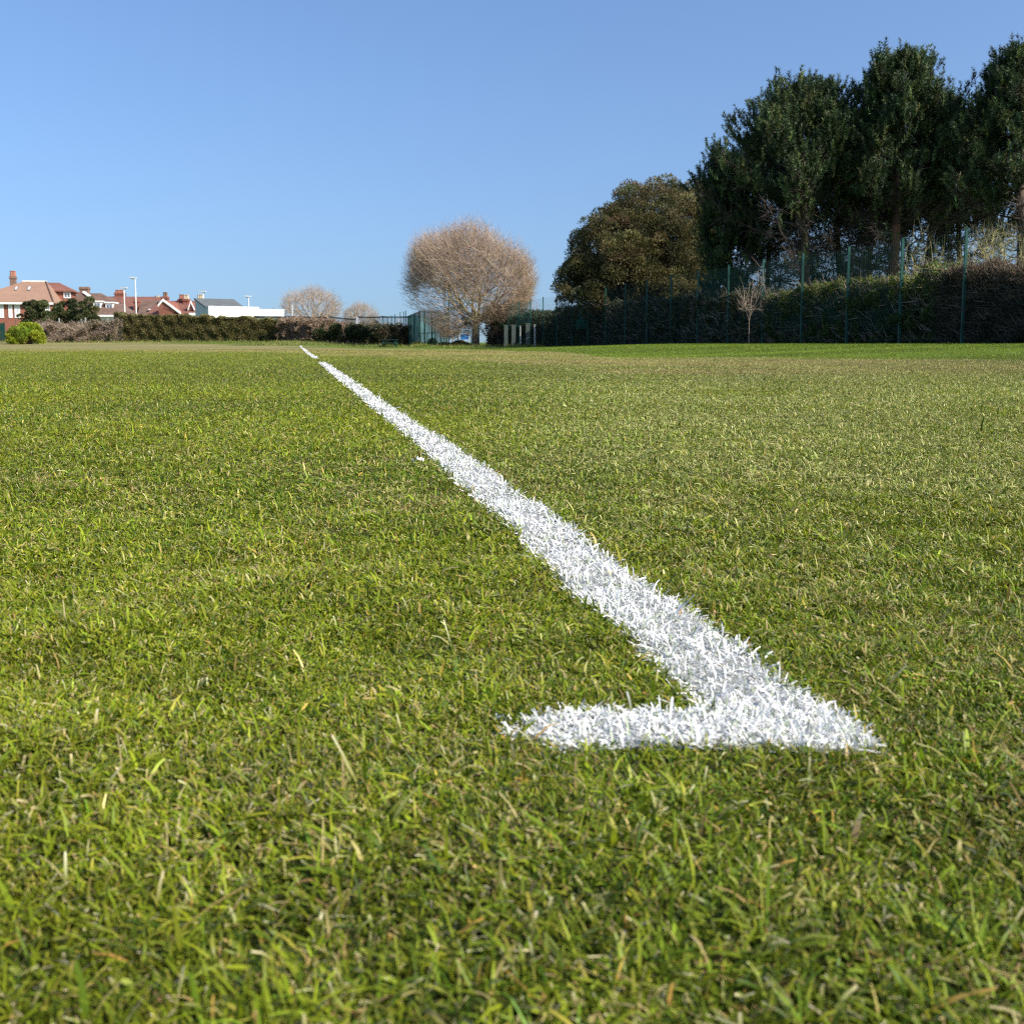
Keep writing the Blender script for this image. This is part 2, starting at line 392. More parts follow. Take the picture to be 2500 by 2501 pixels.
tag(lawn, 'short mown lawn grass covering the whole playing field', 'grass', kind='stuff')
# a few broad-bladed coarse tufts standing above the lawn near the camera
r = np.random.default_rng(7)
def white_blades(seed, pts_fn, n, y0, y1, near, wmul=1.0, hmul=1.0):
    r = np.random.default_rng(seed); X, Y = pts_fn(r, n); k = in_line(X, Y)
    keep = (k > -.001) | ((k > -.007) & (r.random(len(X)) < .28)); X, Y, k = X[keep], Y[keep], k[keep]
    keep = (Y >= y0) & (Y < y1); X, Y = X[keep], Y[keep]; n = len(X)
    sc = np.maximum(1, Y); Ln = r.gamma(5, .0105/5, n)*sc**.2*hmul; Wd = .0017*np.exp(r.normal(0, .28, n))*sc**.62*wmul
    ly = r.random(n) < .84
    th0 = np.where(ly, r.uniform(.6, 1.5, n), np.abs(r.normal(.15, .45, n))); th1 = np.where(ly, r.uniform(1.1, 1.6, n), th0 + r.uniform(.1, 1.1, n))
    C = pick(r, n, [(8, (.84, .83, .80)), (3, (.66, .67, .65)), (1.4, (.36, .42, .28))], .06); tip = C.copy()
    g_ = r.random(n) < .05; C[g_] = pick(r, int(g_.sum()), G_PAL, .2)
    return blades(r, X, Y, Ln, Wd, th0, th1, C, tip, near)
def along(pts, ex):
    def f(r, n):
        P = np.array(pts); seg = np.diff(P, axis=0); 
        uu = np.linspace(0, len(seg) - 1e-6, 6000); i_ = uu.astype(int); Q = P[i_] + seg[i_]*(uu - i_)[:, None]
        Ls = np.hypot(*seg.T)[i_]; pdf = Ls*np.maximum(1, Q[:, 1])**-ex; cdf = np.cumsum(pdf); cdf /= cdf[-1]
        u = np.interp(r.random(n), cdf, uu); i_ = u.astype(int); Q = P[i_] + seg[i_]*(u - i_)[:, None]
        nrm = np.stack([-seg[:, 1], seg[:, 0]], 1)/np.hypot(*seg.T)[:, None]
        o_ = (r.random(n) - .5)*(LW + .03); Q = Q + nrm[i_]*o_[:, None]; return Q[:, 0], Q[:, 1]
    return f
def footpts(r, n): return r.uniform(FOOT[0][0] - .02, FOOT[1][0] + .02, n), r.uniform(FOOT[0][1] - .055, FOOT[0][1] + .055, n)
def sheet(pts, w, ext0=0.0):
    P = np.array(pts, float); Q = [P[0]]
    for a_, b_ in zip(P[:-1], P[1:]):
        k_ = max(2, int(np.hypot(*(b_-a_))/.05)) if a_[1] < 6 else max(2, int(np.hypot(*(b_-a_))/.5))
        for j in range(1, min(k_, 400) + 1): Q.append(a_ + (b_ - a_)*j/min(k_, 400))
    Q = np.array(Q); d = unit(np.gradient(Q, axis=0)); nn = np.stack([-d[:, 1], d[:, 0]], 1)
    wa = w/2 + .003*sn(Q[:, 0], Q[:, 1], .12, 71); wb = w/2 + .003*sn(Q[:, 0], Q[:, 1], .12, 72)
    A_ = Q + nn*wa[:, None]; B_ = Q - nn*wb[:, None]
    V = np.concatenate([np.column_stack([A_, gh(A_[:, 0], A_[:, 1]) + .004]), np.column_stack([B_, gh(B_[:, 0], B_[:, 1]) + .004])]); k_ = len(Q)
    i_ = np.arange(k_ - 1)[:, None]; F = i_ + np.array([[0, 1, k_ + 1, k_]])
    return V, F
def line_obj(name, label, parts, sheets):
    V, F, C = stack(parts) if parts else (np.zeros((0, 3)), [np.zeros((0, 4), int), np.zeros((0, 3), int)], np.zeros((0, 3)))
    Q = [F[0]]; b = len(V)
    for SV, SF in sheets:
        V = np.concatenate([V, SV]); Q.append(SF + b); b += len(SV)
        C = np.concatenate([C, np.full((len(SV), 3), .0) + np.array([.33, .33, .31])])  # grey sheet colour stands in for shade between the white blades
    fs = [np.concatenate(Q)]
    if len(F[1]): fs.append(F[1])
    return tag(np_mesh(name, V, fs, M['paint'], col=C), label, 'line marking')
fy = FOOT[0][1]
footline = np.array([[FOOT[0][0] + .045, fy], [FOOT[1][0] - .03, fy]])
line_obj('painted_line', 'long white painted line running across the grass, with a short foot at its near end',
         [white_blades(201, along(C_LONG, 1.6), 56000, .3, 3.2, True), white_blades(202, along(C_LONG, 1.6), 60000, 3.2, 60, False, 1.1),
          white_blades(203, footpts, 14000, .3, 3, True),
          white_blades(204, along(C_LONG, 1.6), 50000, .3, 3.2, False, 1.2, .55), white_blades(205, footpts, 16000, .3, 3, False, 1.2, .55)],
         [sheet(C_LONG[0:], LW - .014), sheet(footline, .062)])
for nm_, pts, lab, sd_ in (('painted_line', C_MID, 'white painted dash just beyond the gap at the far end of the long line', 211),
                       ('painted_line', C_FAR, 'tiny white painted dash between the longer dash and the farthest one', 212),
                       ('painted_line', C_END, 'farthest white painted dash, ending at the green strip before the hedge', 213)):
    line_obj(nm_, lab, [white_blades(sd_, along(pts, .2), 2500, 1, 80, False, 1.3)], [sheet(pts, LW + .02)])

# ------------------------------------------------------------------ daisies, litter on the lawn
def daisy(px, py, lab, s=.03, cat='flower'):
    X, Y = B(px, py)
    z = float(gh(X, Y)); o = thing('daisy', (X, Y, z), lab, cat, 'daisies scattered on the lawn')
    mb = MB(); st = MB(); st.tube((X, Y, z), (X+.003, Y, z+s*1.6), .0012); c_ = np.array((X+.003, Y, z+s*1.6))
    for k in range(9):
        t_ = 2*pi*k/9; d = np.array((cos(t_), sin(t_), .25)); w_ = np.array((-sin(t_), cos(t_), 0))*s*.16
        mb.add([c_ - w_*.4, c_ + d*s*.35 - w_, c_ + d*s*.5, c_ + d*s*.35 + w_], [(0, 1, 2, 3)])
    mb.build('petals', M['white'], o); st.build('stem', M['green_steel'], o)
    cm = MB(); cm.tube(c_ - (0, 0, .002), c_ + (0, 0, .004), s*.12, s*.08); cm.build('centre', M['cream'], o); return o
for px, py, lab in ((2448, 877, 'daisy nearest the right edge of the photo, in the green strip by the fence'), (2313, 872, 'small daisy in the green strip, left of the rightmost one'),
                    (2214, 896, 'daisy on the dry strip below the tallest pine'), (1808, 866, 'brightest daisy in the green strip, in front of the bare sapling'),
                    (1662, 864, 'daisy in the green strip below the evergreen oak'), (2040, 872, 'small daisy in front of the green clipped hedge'),
                    (1318, 869, 'lone daisy on the pale strip in front of the grey boards'), (2132, 942, 'daisy in the lawn on the right, nearer than all the others')):
    daisy(px, py, lab, .045 if py < 900 else .03)
Xl, Yl = B(1020, 1131); zl = float(gh(Xl, Yl)); mb = MB(); r = np.random.default_rng(3)
for k in range(7):
    c_ = np.array((Xl, Yl, zl + .009)) + r.normal(0, .004, 3); d = rdirs(r, 1)[0]*.0045; e = unit(np.cross(d, rdirs(r, 1)[0]))*.0025
    mb.prism([c_ - d, c_ - e, c_ + d, c_ + e], (0, 0, .003))
tag(mb.build('paint_fleck', M['white']), 'small fleck of white paint in the grass left of the long line', 'paint fleck')

# ------------------------------------------------------------------ vegetation builders
def base(px, Y): x = WX(px, Y); return (x, Y, float(gh(x, Y)))
def fan(r, hub, base_r, cc, cr, counts, fr, spread, r0, rk=.62, minz=-.25, droop=0., trunk=None):
    """limbs fan from the trunk to twigs that end on an ellipsoid dome (centre cc, radii cr)"""
    cc = np.array(cc, float); cr = np.array(cr, float); hub = np.array(hub, float)
    def surf(o_, d):
        A = (d/cr)**2; Bq = 2*(o_ - cc)*d/cr**2; Cq = ((o_ - cc)/cr)**2
        a_, b_, c_ = A.sum(-1), Bq.sum(-1), Cq.sum(-1) - 1
        lob = 1 + .025*np.sin(5*np.arctan2(d[:, 1], d[:, 0]) + 3*d[:, 2]) + .022*np.sin(9*d[:, 0] + 7*d[:, 2] + 1.3)
        return (-b_ + np.sqrt(np.maximum(b_*b_ - 4*a_*c_, 0)))/(2*a_)*lob
    out = []; n = counts[0]
    g = np.arange(n) + .5; z = 1 - (1 - minz)*g/n; ph = g*2.39996 + r.uniform(0, 6)
    D = unit(np.stack([np.sqrt(1 - z*z)*np.cos(ph), np.sqrt(1 - z*z)*np.sin(ph), z], 1) + r.normal(0, .12, (n, 3)))
    st = hub + np.array([0, 0, 1.])*(r.uniform(-1, .4, (n, 1))*base_r)
    prev = st; rad = np.full(n, r0)
    for lv in range(len(counts)):
        if lv > 0:
            k = counts[lv]; D = np.repeat(D, k, 0); prev = np.repeat(prev, k, 0); rad = np.repeat(rad, k)*rk
            st = np.repeat(st, k, 0); D = unit(D + r.normal(0, spread[lv], D.shape)*np.array([1, 1, .8]) + np.array([0, 0, .05]))
        t = surf(np.broadcast_to(hub, D.shape), D)
        f = fr[lv]*r.uniform(.86, 1.12, len(D)); bend = D.copy(); bend[:, 2] += (1 - fr[lv])*.35
        P = hub + (unit(bend)*(t*f)[:, None]) + r.normal(0, .04, D.shape)*cr.mean()*.25
        P[:, 2] -= droop*f*f
        rad = np.maximum(rad, .0075*(cr.mean()/5)**.5)
        mid = (prev + P)/2 + r.normal(0, .035, P.shape)*np.linalg.norm(P - prev, axis=1, keepdims=True)
        r1 = rad*(.8 if lv < len(counts) - 1 else .35)
        out.append((prev, mid, rad, (rad + r1)/2)); out.append((mid, P, (rad + r1)/2, r1)); prev = P; rad = r1
    return out
def seg_parts(r, lst, pal, k=3, jit=.12):
    parts = []
    for a_, b_, ra, rb in lst:
        V, F = segs(a_, b_, ra, rb, k); parts.append((V, F, pick(r, len(a_), pal, jit)))
    return parts
def jseg(parts):
    """segment meshes keep vertex order per segment, so colours repeat per segment"""
    return join([(V, F, C) for V, F, C in parts])
def bare_tree(name, px, Y, label, cat, top, x0, x1, hubpy, counts, fr, spread, r0, seed, twig_pal, limb_pal, group=None, trunk_r=None, minz=-.2, lowpy=None, droop=0., depth=None, shift=0.0):
    r = np.random.default_rng(seed); bx_, by_, bz_ = base(px, Y)
    o = thing(name, (bx_, by_, bz_), label, cat, group)
    Xa, Xb = WX(x0, Y), WX(x1, Y); zt = WZ(top, Y); zl = WZ(lowpy, Y) if lowpy else bz_ + .5; hz = WZ(hubpy, Y)
    rx = (Xb - Xa)/2; cz = (zt + zl)/2; cr = (rx, depth or rx, (zt - zl)/2); cc = ((Xa + Xb)/2, Y, cz)
    tr = trunk_r or r0*2
    L = fan(r, (bx_, by_, hz), (hz - bz_)*.3, cc, cr, counts, fr, spread, r0, minz=minz, droop=droop)
    nl = 4
    kt = 7; zz = np.linspace(bz_ - .15, hz + (zt - hz)*.12, kt); off = np.cumsum(r.normal(0, .02*tr*6, (kt, 2)), 0); off -= off[0]; off[:, :] *= .5
    P = np.column_stack([bx_ + off[:, 0], by_ + off[:, 1], zz]); rr = tr*np.interp(np.arange(kt), [0, 1, kt-1], [1.35, 1, .6])
    V, F = segs(P[:-1], P[1:], rr[:-1], rr[1:], 9)
    Vt, Ft, Ct = jseg([(V, F, pick(r, kt - 1, limb_pal, .08))] + seg_parts(r, L[:nl], limb_pal, 5))
    np_mesh('trunk', Vt, Ft, M['twig'], o, col=Ct, smooth=True)
    Vt, Ft, Ct = jseg(seg_parts(r, L[nl:], twig_pal, 3, .2))
    np_mesh('crown', Vt, Ft, M['twig'], o, col=Ct)
    return o
TWIG_PINK = [(3, (.39, .29, .21)), (2, (.31, .225, .165)), (1, (.47, .37, .26))]
TWIG_GREY = [(2, (.33, .26, .20)), (2, (.26, .19, .15)), (1, (.40, .31, .24))]
LIMB = [(2, (.36, .31, .17)), (1, (.27, .22, .13)), (1, (.22, .18, .13))]

def leafy(name, label, cat, ctrs, radii, n, size, pal, seed, loc, stem=True, group=None, up=.5, aspect=.5, flatten=None, sprig=1, dark=.45):
    """shrub or crown from many leaf clumps: ctrs (k,3), radii (k,)"""
    r = np.random.default_rng(seed); o = thing(name, loc, label, cat, group)
    ctrs = np.asarray(ctrs, float); radii = np.asarray(radii, float); k = len(ctrs)
    i_ = r.choice(k, n, p=radii**2/np.sum(radii**2)); d = rdirs(r, n); d[:, 2] = np.abs(d[:, 2])*np.where(r.random(n) < .75, 1, -1); f = r.uniform(.45, 1.0, n)**.6
    P = ctrs[i_] + d*(radii[i_]*f)[:, None]*np.array([1, 1, .85 if flatten is None else flatten])
    cl = pick(r, k, pal, .2); C = cl[i_]*np.exp(r.normal(0, .22, (n, 1)))
    V, F = leaves(r, P, size, aspect, d + np.array([0, 0, up]), .6)
    P0 = P[:, None]; zmin = float(loc[2]) + .01; V[:, 2] = np.maximum(V[:, 2], zmin)
    np_mesh('crown', V, F, M['leaf'], o, col=np.repeat(np.clip(C, 0, .9), 4, 0))
    if stem:
        top = ctrs; st = np.array(loc) + np.column_stack([r.normal(0, .12, k), r.normal(0, .12, k), np.zeros(k)])
        mid = (st + top)/2 + r.normal(0, .1, (k, 3)); R0 = np.full(k, max(.02, radii.mean()*.05))
        V, F = segs(np.concatenate([st, mid]), np.concatenate([mid, top]), np.concatenate([R0, R0*.7]), np.concatenate([R0*.7, R0*.3]), 5)
        np_mesh('trunk', V, F, M['bark'], o)
    return o
def blob(r, cx, cy, z0, z1, rx, ry, n, rr=(.35, .6), hollow=.55, flat=1.0):
    """clump centres filling a dome"""
    d = rdirs(r, n*3); d = d[d[:, 2] > -.55][:n]; f = r.uniform(hollow, 1, len(d)); cz = (z0 + z1)/2; rz = (z1 - z0)/2
    rad = r.uniform(*rr, len(d)); mx = rad.mean()
    C = np.column_stack([cx + d[:, 0]*(rx - mx)*f, cy + d[:, 1]*(ry - mx)*f, cz + d[:, 2]*(rz - mx*flat)*f]); return C, rad

def hedge(name, label, cat, p0, p1, width, h0, h1, n, size, pal, seed, lit_top_pal=None, twigs=0, core=(.014, .016, .010), group=None, rough=.12, twig_pal=None, z_low=0.0, up=.4):
    r = np.random.default_rng(seed); p0 = np.array(p0, float); p1 = np.array(p1, float); d = p1 - p0; Ls = np.hypot(*d); d /= Ls; nn = np.array([-d[1], d[0]])
    if nn[1] > 0 or True: nn = nn if (nn @ (-(p0 + p1)/2)) > 0 else -nn      # towards the camera side
    mid = (p0 + p1)/2; o = thing(name, (*mid, float(gh(*mid))), label, cat, group)
    def hz(u): return np.interp(u, [0, 1], [h0, h1])*(1 + .05*sn(u*Ls, 0*u, 2.3, seed) + .03*sn(u*Ls, 0*u, .7, seed + 1))
    u = r.random(n); face = r.random(n); A_ = np.zeros(n); T = np.zeros(n)
    H = hz(u); frt = face < .56; topm = (face >= .56) & (face < .88)
    lump = .12*sn(u*Ls, r.random(n)*0, .9, seed + 2)
    tz = r.random(n)**.9
    A_ = np.where(frt, width/2 + rough*sn(u*Ls, tz*H, .8, seed + 3) - np.abs(r.normal(0, rough, n)), np.where(topm, r.uniform(-.5, .5, n)*width, -width/2 + np.abs(r.normal(0, rough, n))))
    T = np.where(topm, H - np.abs(r.normal(0, rough*.8, n)) + rough*.6*sn(u*Ls, A_, .5, seed + 4), z_low + tz*(H - z_low))
    x = p0[0] + d[0]*u*Ls + nn[0]*A_; y = p0[1] + d[1]*u*Ls + nn[1]*A_; g0 = gh(x, y); P = np.column_stack([x, y, g0 + np.maximum(T, .02)])
    C = pick(r, n, pal, .25); C *= (1 + .13*np.clip(sn(u*Ls, T, .6, seed + 5), -1.5, 1.5))[:, None]
    if lit_top_pal is not None:  # top leaves recoloured lighter: sunlight put into the palette
        k_ = (T > H - .28 - .12*sn(u*Ls, 0*u, 1.1, seed + 6)) & (r.random(n) < .8); C[k_] = pick(r, int(k_.sum()), lit_top_pal, .2)
    dd = np.column_stack([np.where(frt, nn[0], 0), np.where(frt, nn[1], 0), np.full(n, up) + topm*.6])
    V, F = leaves(r, P, size, .5, dd, .8); np_mesh('foliage', V, F, M['leaf'], o, col=np.repeat(np.clip(C, .003, .9), 4, 0))
    # solid dark core, added so no sky leaks through the leaves
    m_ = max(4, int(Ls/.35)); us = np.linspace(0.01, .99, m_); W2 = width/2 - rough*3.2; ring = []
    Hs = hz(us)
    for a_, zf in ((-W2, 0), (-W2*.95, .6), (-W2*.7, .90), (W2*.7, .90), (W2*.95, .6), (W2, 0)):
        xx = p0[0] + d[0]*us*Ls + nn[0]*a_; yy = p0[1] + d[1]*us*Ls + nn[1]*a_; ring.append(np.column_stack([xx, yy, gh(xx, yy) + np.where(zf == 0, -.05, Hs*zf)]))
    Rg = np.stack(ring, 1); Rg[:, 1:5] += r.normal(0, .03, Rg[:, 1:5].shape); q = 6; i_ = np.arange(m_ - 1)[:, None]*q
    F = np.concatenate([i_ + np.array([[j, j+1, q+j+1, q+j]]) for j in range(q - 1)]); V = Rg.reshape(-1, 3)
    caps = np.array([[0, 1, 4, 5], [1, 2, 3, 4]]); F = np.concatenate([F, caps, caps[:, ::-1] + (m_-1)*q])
    if twigs:
        t_ = twigs; u = r.random(t_); H = hz(u); a_ = np.where(r.random(t_) < .6, width/2*r.uniform(.6, 1.05, t_), r.uniform(-.5, .5, t_)*width); zz = np.where(a_ > width*.3, r.random(t_)*H, H*r.uniform(.8, 1, t_))
        x = p0[0] + d[0]*u*Ls + nn[0]*a_; y = p0[1] + d[1]*u*Ls + nn[1]*a_; P0_ = np.column_stack([x, y, gh(x, y) + zz])
        dr = unit(np.column_stack([nn[0]*.5 + d[0]*r.normal(0, .8, t_), nn[1]*.5 + d[1]*r.normal(0, .8, t_), r.uniform(-.2, 1.2, t_)])); Lt = r.uniform(.12, .42, t_)[:, None]
        Vs, Fs = segs(P0_, P0_ + dr*Lt, np.full(t_, .0075), np.full(t_, .003), 3)
        np_mesh('twigs', Vs, Fs, M['twig'], o, col=np.repeat(pick(r, t_, twig_pal or TWIG_GREY, .2), 6, 0))
    np_mesh('branches', V, F, mcore, o, smooth=True)  # one closed dark hull that blocks the sky, not single branches
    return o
mcore = mat('hedge_dark_core', (.016, .017, .011), 1.0, .4, 5)  # near-black for the added core inside each hedge

# ------------------------------------------------------------------ pines
PINE = [(4, (.052, .085, .030)), (3, (.032, .058, .024)), (2, (.080, .112, .034)), (.8, (.12, .135, .045))]
def pine(px, Y, top, x0, x1, label, seed, tufts=1500, fol0=.42, lean=0.0, trunk_r=.17, skew=0., depth=None, limb0=.22, bark=None, sharp=.8, nl=46):
    r = np.random.default_rng(seed); bx_, by_, bz_ = base(px, Y); H = WZ(top, Y) - bz_ - .15
    o = thing('pine_tree', (bx_, by_, bz_), label, 'pine tree', 'pines behind the hedge')
    Ra = bx_ - WX(x0, Y); Rb = WX(x1, Y) - bx_; Rd = depth or (Ra + Rb)/2*.8
    kt = 12; zz = np.linspace(-.1, H*.93, kt); w_ = np.cumsum(r.normal(0, .07, (kt, 2)), 0); w_ -= w_[0]
    T = np.column_stack([bx_ + w_[:, 0] + lean*zz/H, by_ + w_[:, 1], bz_ + zz]); rr = trunk_r*np.interp(zz/H, [0, .05, .5, 1], [1.3, 1, .75, .18])
    tp = [(*segs(T[:-1], T[1:], rr[:-1], rr[1:], 9), pick(r, kt-1, bark or [(1, (.055, .042, .034)), (1, (.085, .062, .048))], .1))]
    L0, L1, A0, A1 = [], [], [], []; tips = []
    def tr_at(z): return np.array([np.interp(z, T[:, 2], T[:, 0]), np.interp(z, T[:, 2], T[:, 1]), z])
    for k in range(nl):
        f = limb0 + (1 - limb0)*((k + r.random())/nl)**.9; z = bz_ + f*H*.93; az = k*2.4 + r.uniform(-.4, .4)
        prof = (1 - ((f - .45)/.62)**2)**.6 if f > .45 else np.interp(f, [limb0, .45], [.7, 1.])
        if f > .45: prof = max(.12, max(0, 1 - ((f - .45)/.60)**2)**sharp)
        ex = (Rb if cos(az) > 0 else Ra)*abs(cos(az)) + Rd*abs(sin(az)); ln_ = ex*prof*r.uniform(.85, 1.22)
        el = np.interp(f, [0, .5, 1], [.02, .3, .95]) + r.normal(0, .08); s_ = tr_at(z); d = np.array([cos(az)*cos(el), sin(az)*cos(el), sin(el)])
        pts = [s_]; nseg = 4
        for j in range(nseg):
            d2 = unit(d + np.array([0, 0, .16*j*(1 if f > .35 else .3)]) + r.normal(0, .09, 3)); q_ = pts[-1] + d2*ln_/nseg
            hq = min(1., math.hypot(q_[0] - s_[0], q_[1] - s_[1])/(ex*1.15)); zm = bz_ + H*(.52 + .46*math.sqrt(1 - hq*hq)) - .25
            if q_[2] > zm: q_[2] = zm - .25*min(1.5, q_[2] - zm)
            pts.append(q_)
        rb = max(.018, .05*ln_/3)*(1 - .5*f)
        for j in range(nseg): L0.append(pts[j]); L1.append(pts[j+1]); A0.append(rb*(1 - j/nseg*.75)); A1.append(rb*(1 - (j+1)/nseg*.75))
        nb = int(8 + ln_*8)
        for b_ in range(nb):
            t_ = r.uniform(.28, 1.0)*nseg; j = min(int(t_), nseg - 1); p_ = pts[j] + (pts[j+1] - pts[j])*(t_ - j)
            q = unit(np.array([d[0], d[1], .35]) + r.normal(0, .62, 3)); l2 = r.uniform(.25, .8)*min(1, ln_/2.2 + .3); e = p_ + q*l2
            L0.append(p_); L1.append(e); A0.append(.014); A1.append(.006); tips.append((e, q, f, t_/nseg)); tips.append(((p_ + e)/2, q, f, t_/nseg))
            if f < fol0 + .1:
                for _ in range(4):
                    q2 = unit(q + r.normal(0, .7, 3)); m0 = p_ + q*l2*r.uniform(.3, .9); L0.append(m0); L1.append(m0 + q2*r.uniform(.15, .45)); A0.append(.006); A1.append(.003)
    L0, L1 = np.array(L0), np.array(L1)
    V, F = segs(L0, L1, np.array(A0), np.array(A1), 4); tp.append((V, F, pick(r, len(L0), [(1, (.055, .042, .034)), (1, (.09, .07, .055))], .15)))
    V, F, C = jseg(tp); np_mesh('trunk', V, F, M['twig'], o, col=C, smooth=True)
    # needle tufts round the tips of the twigs
    te = np.array([t[0] for t in tips]); tq = np.array([t[1] for t in tips]); tf = np.array([t[2] for t in tips])
    tufts = int(tufts*.68); w = np.where(tf > fol0, 1.0, .07)*np.where(r.random(len(tf)) < .34, 1., .12)*(.5 + .6*tf); w /= w.sum(); i_ = r.choice(len(tips), tufts, p=w)
    tc = te[i_] + r.normal(0, .15, (tufts, 3)); ax = unit(tq[i_]*.6 + np.array([0, 0, 1.1]) + r.normal(0, .28, (tufts, 3)))
    nk = 46; nl_ = r.uniform(.75, 1.25, tufts); tc_ = np.repeat(tc, nk, 0); axr = np.repeat(ax, nk, 0); s_ = np.repeat(nl_, nk)
    a_ = r.uniform(0, .40, tufts*nk)*s_; rd = unit(np.cross(axr, rdirs(r, tufts*nk))); nd = unit(axr*r.uniform(.45, 1.1, (tufts*nk, 1)) + rd)
    P = tc_ + axr*a_[:, None]; Ln = (.125*s_*r.uniform(.7, 1.2, tufts*nk))[:, None]; wv = unit(np.cross(nd, rdirs(r, tufts*nk)))*.0125
    V = np.stack([P - wv, P + wv, P + nd*Ln], 1).reshape(-1, 3); F = np.arange(len(V)).reshape(-1, 3)
    C = np.repeat(pick(r, tufts, PINE, .30)*(.75 + .5*r.random(len(tips))[i_])[:, None], nk, 0)*np.exp(r.normal(0, .12, (tufts*nk, 1)))
    np_mesh('crown', V, F, M['needle'], o, col=np.repeat(C, 3, 0))
    return o
ORB = [(2, (.17, .085, .05)), (1, (.10, .06, .042))]
pine(2338, 44, 262, 2250, 2440, 'dark pine filling the gap between the leaning pine and the one at the right edge', 309, 4200, .46, trunk_r=.13, limb0=.2)
pine(2110, 45.5, 330, 2020, 2210, 'short pine half hidden between the slim pine and the tallest pine', 310, 3000, .5, trunk_r=.12, limb0=.2)
pine(1962, 40.5, 214, 1758, 2120, 'broad rounded pine at the left of the row, with a dark straight trunk', 301, 7000, .46, trunk_r=.21, limb0=.16, nl=60)
pine(1775, 42.5, 372, 1735, 1850, 'low dense dark pine squeezed between the evergreen oak and the broad pine', 302, 5200, .08, trunk_r=.13, limb0=.06, nl=44, sharp=.6)
pine(2062, 43, 262, 1960, 2160, 'slim pine just behind the broad rounded pine, its top lower than both neighbours', 303, 4000, .5, trunk_r=.14, limb0=.25)
pine(2172, 39, 122, 2045, 2305, 'tallest pine, with a pointed top and orange-brown trunk, mid row', 304, 6800, .46, trunk_r=.20, bark=ORB, limb0=.2, nl=66)
pine(2236, 42, 232, 2150, 2370, 'pine with a leaning trunk just right of the tallest pine', 305, 4600, .42, lean=.6, trunk_r=.15, limb0=.2)
pine(2462, 37.5, 112, 2322, 2610, 'tall pine at the right edge of the photo', 306, 5600, .47, trunk_r=.2, limb0=.24, nl=60)
pine(2640, 40, 200, 2500, 2780, 'pine mostly beyond the right edge of the photo', 307, 3000, .45, trunk_r=.17)
pine(1880, 45, 300, 1800, 1985, 'thin pine seen between the low dark pine and the broad pine', 308, 3600, .47, trunk_r=.11, limb0=.2)

# ------------------------------------------------------------------ evergreen oak
r = np.random.default_rng(401); Yo = 53.0; bo = base(1560, Yo)
zb, zt = WZ(770, Yo), WZ(425, Yo)
cs, rs = [], []
def dome(x0, x1, top, low, Yc, n, rr):
    Xa, Xb = WX(x0, Yc), WX(x1, Yc); C_, R_ = blob(r, (Xa+Xb)/2, Yc, WZ(low, Yc), WZ(top, Yc), (Xb-Xa)/2, (Xb-Xa)/2*.8, n, rr, .80); cs.append(C_); rs.append(R_)
dome(1430, 1762, 415, 830, 53, 330, (.32, .58)); dome(1440, 1740, 600, 860, 52.5, 110, (.4, .7)); dome(1366, 1640, 488, 790, 52, 170, (.35, .6)); dome(1340, 1510, 610, 800, 51.5, 110, (.3, .5)); dome(1560, 1800, 415, 790, 54, 170, (.35, .55))
OAK = [(4, (.115, .103, .040)), (3, (.085, .085, .033)), (2, (.145, .12, .052)), (1.6, (.058, .065, .028)), (.6, (.17, .12, .065))]
leafy('evergreen_oak', 'large rounded evergreen oak with olive-brown leaves left of the pines', 'tree', np.concatenate(cs), np.concatenate(rs), 330000, .095, OAK, 402, bo, up=1.1, aspect=.42)
# ------------------------------------------------------------------ round bare tree
bare_tree('bare_tree', 1160, 70, 'round-headed bare tree with a short thick trunk beside the blue sign', 'bare tree', 547, 984, 1304, 784,
          [18, 4, 4, 4, 4, 4], [.28, .46, .64, .79, .90, .99], [0, .27, .19, .14, .11, .09], .085, 411, TWIG_PINK, LIMB, trunk_r=.25, minz=-.22, lowpy=834)
bare_tree('bare_tree', 765, 112, 'wide wind-shaped bare tree behind the net, right of the white building', 'bare tree', 700, 684, 842, 800,
          [15, 4, 4, 4, 4], [.3, .52, .72, .88, 1.0], [0, .25, .18, .14, .12], .07, 412, TWIG_PINK, TWIG_GREY, 'far bare trees', .14, minz=.0, lowpy=812, shift=.2)
bare_tree('bare_tree', 872, 118, 'smaller bare tree behind the net, between the wide one and the round-headed one', 'bare tree', 737, 838, 926, 800,
          [12, 4, 4, 4, 4], [.3, .52, .72, .88, 1.0], [0, .25, .18, .14, .12], .06, 413, TWIG_PINK, TWIG_GREY, 'far bare trees', .12, minz=.0, lowpy=812)
bare_tree('bare_tree', 673, 120, 'low bare treetop showing just above the roof of the white building', 'bare tree', 750, 655, 694, 790,
          [8, 4, 4, 3], [.35, .6, .82, 1.0], [0, .25, .2, .16], .05, 414, TWIG_PINK, TWIG_GREY, 'far bare trees', .08, minz=.0, lowpy=806)
bare_tree('bare_tree', 1106, 110, 'small pinkish bare tree under the branches of the round-headed tree', 'bare tree', 804, 1068, 1126, 826,
          [9, 4, 4, 3], [.35, .6, .82, 1.0], [0, .25, .2, .16], .03, 415, TWIG_PINK, TWIG_GREY, 'far bare trees', .07, minz=.0, lowpy=836)
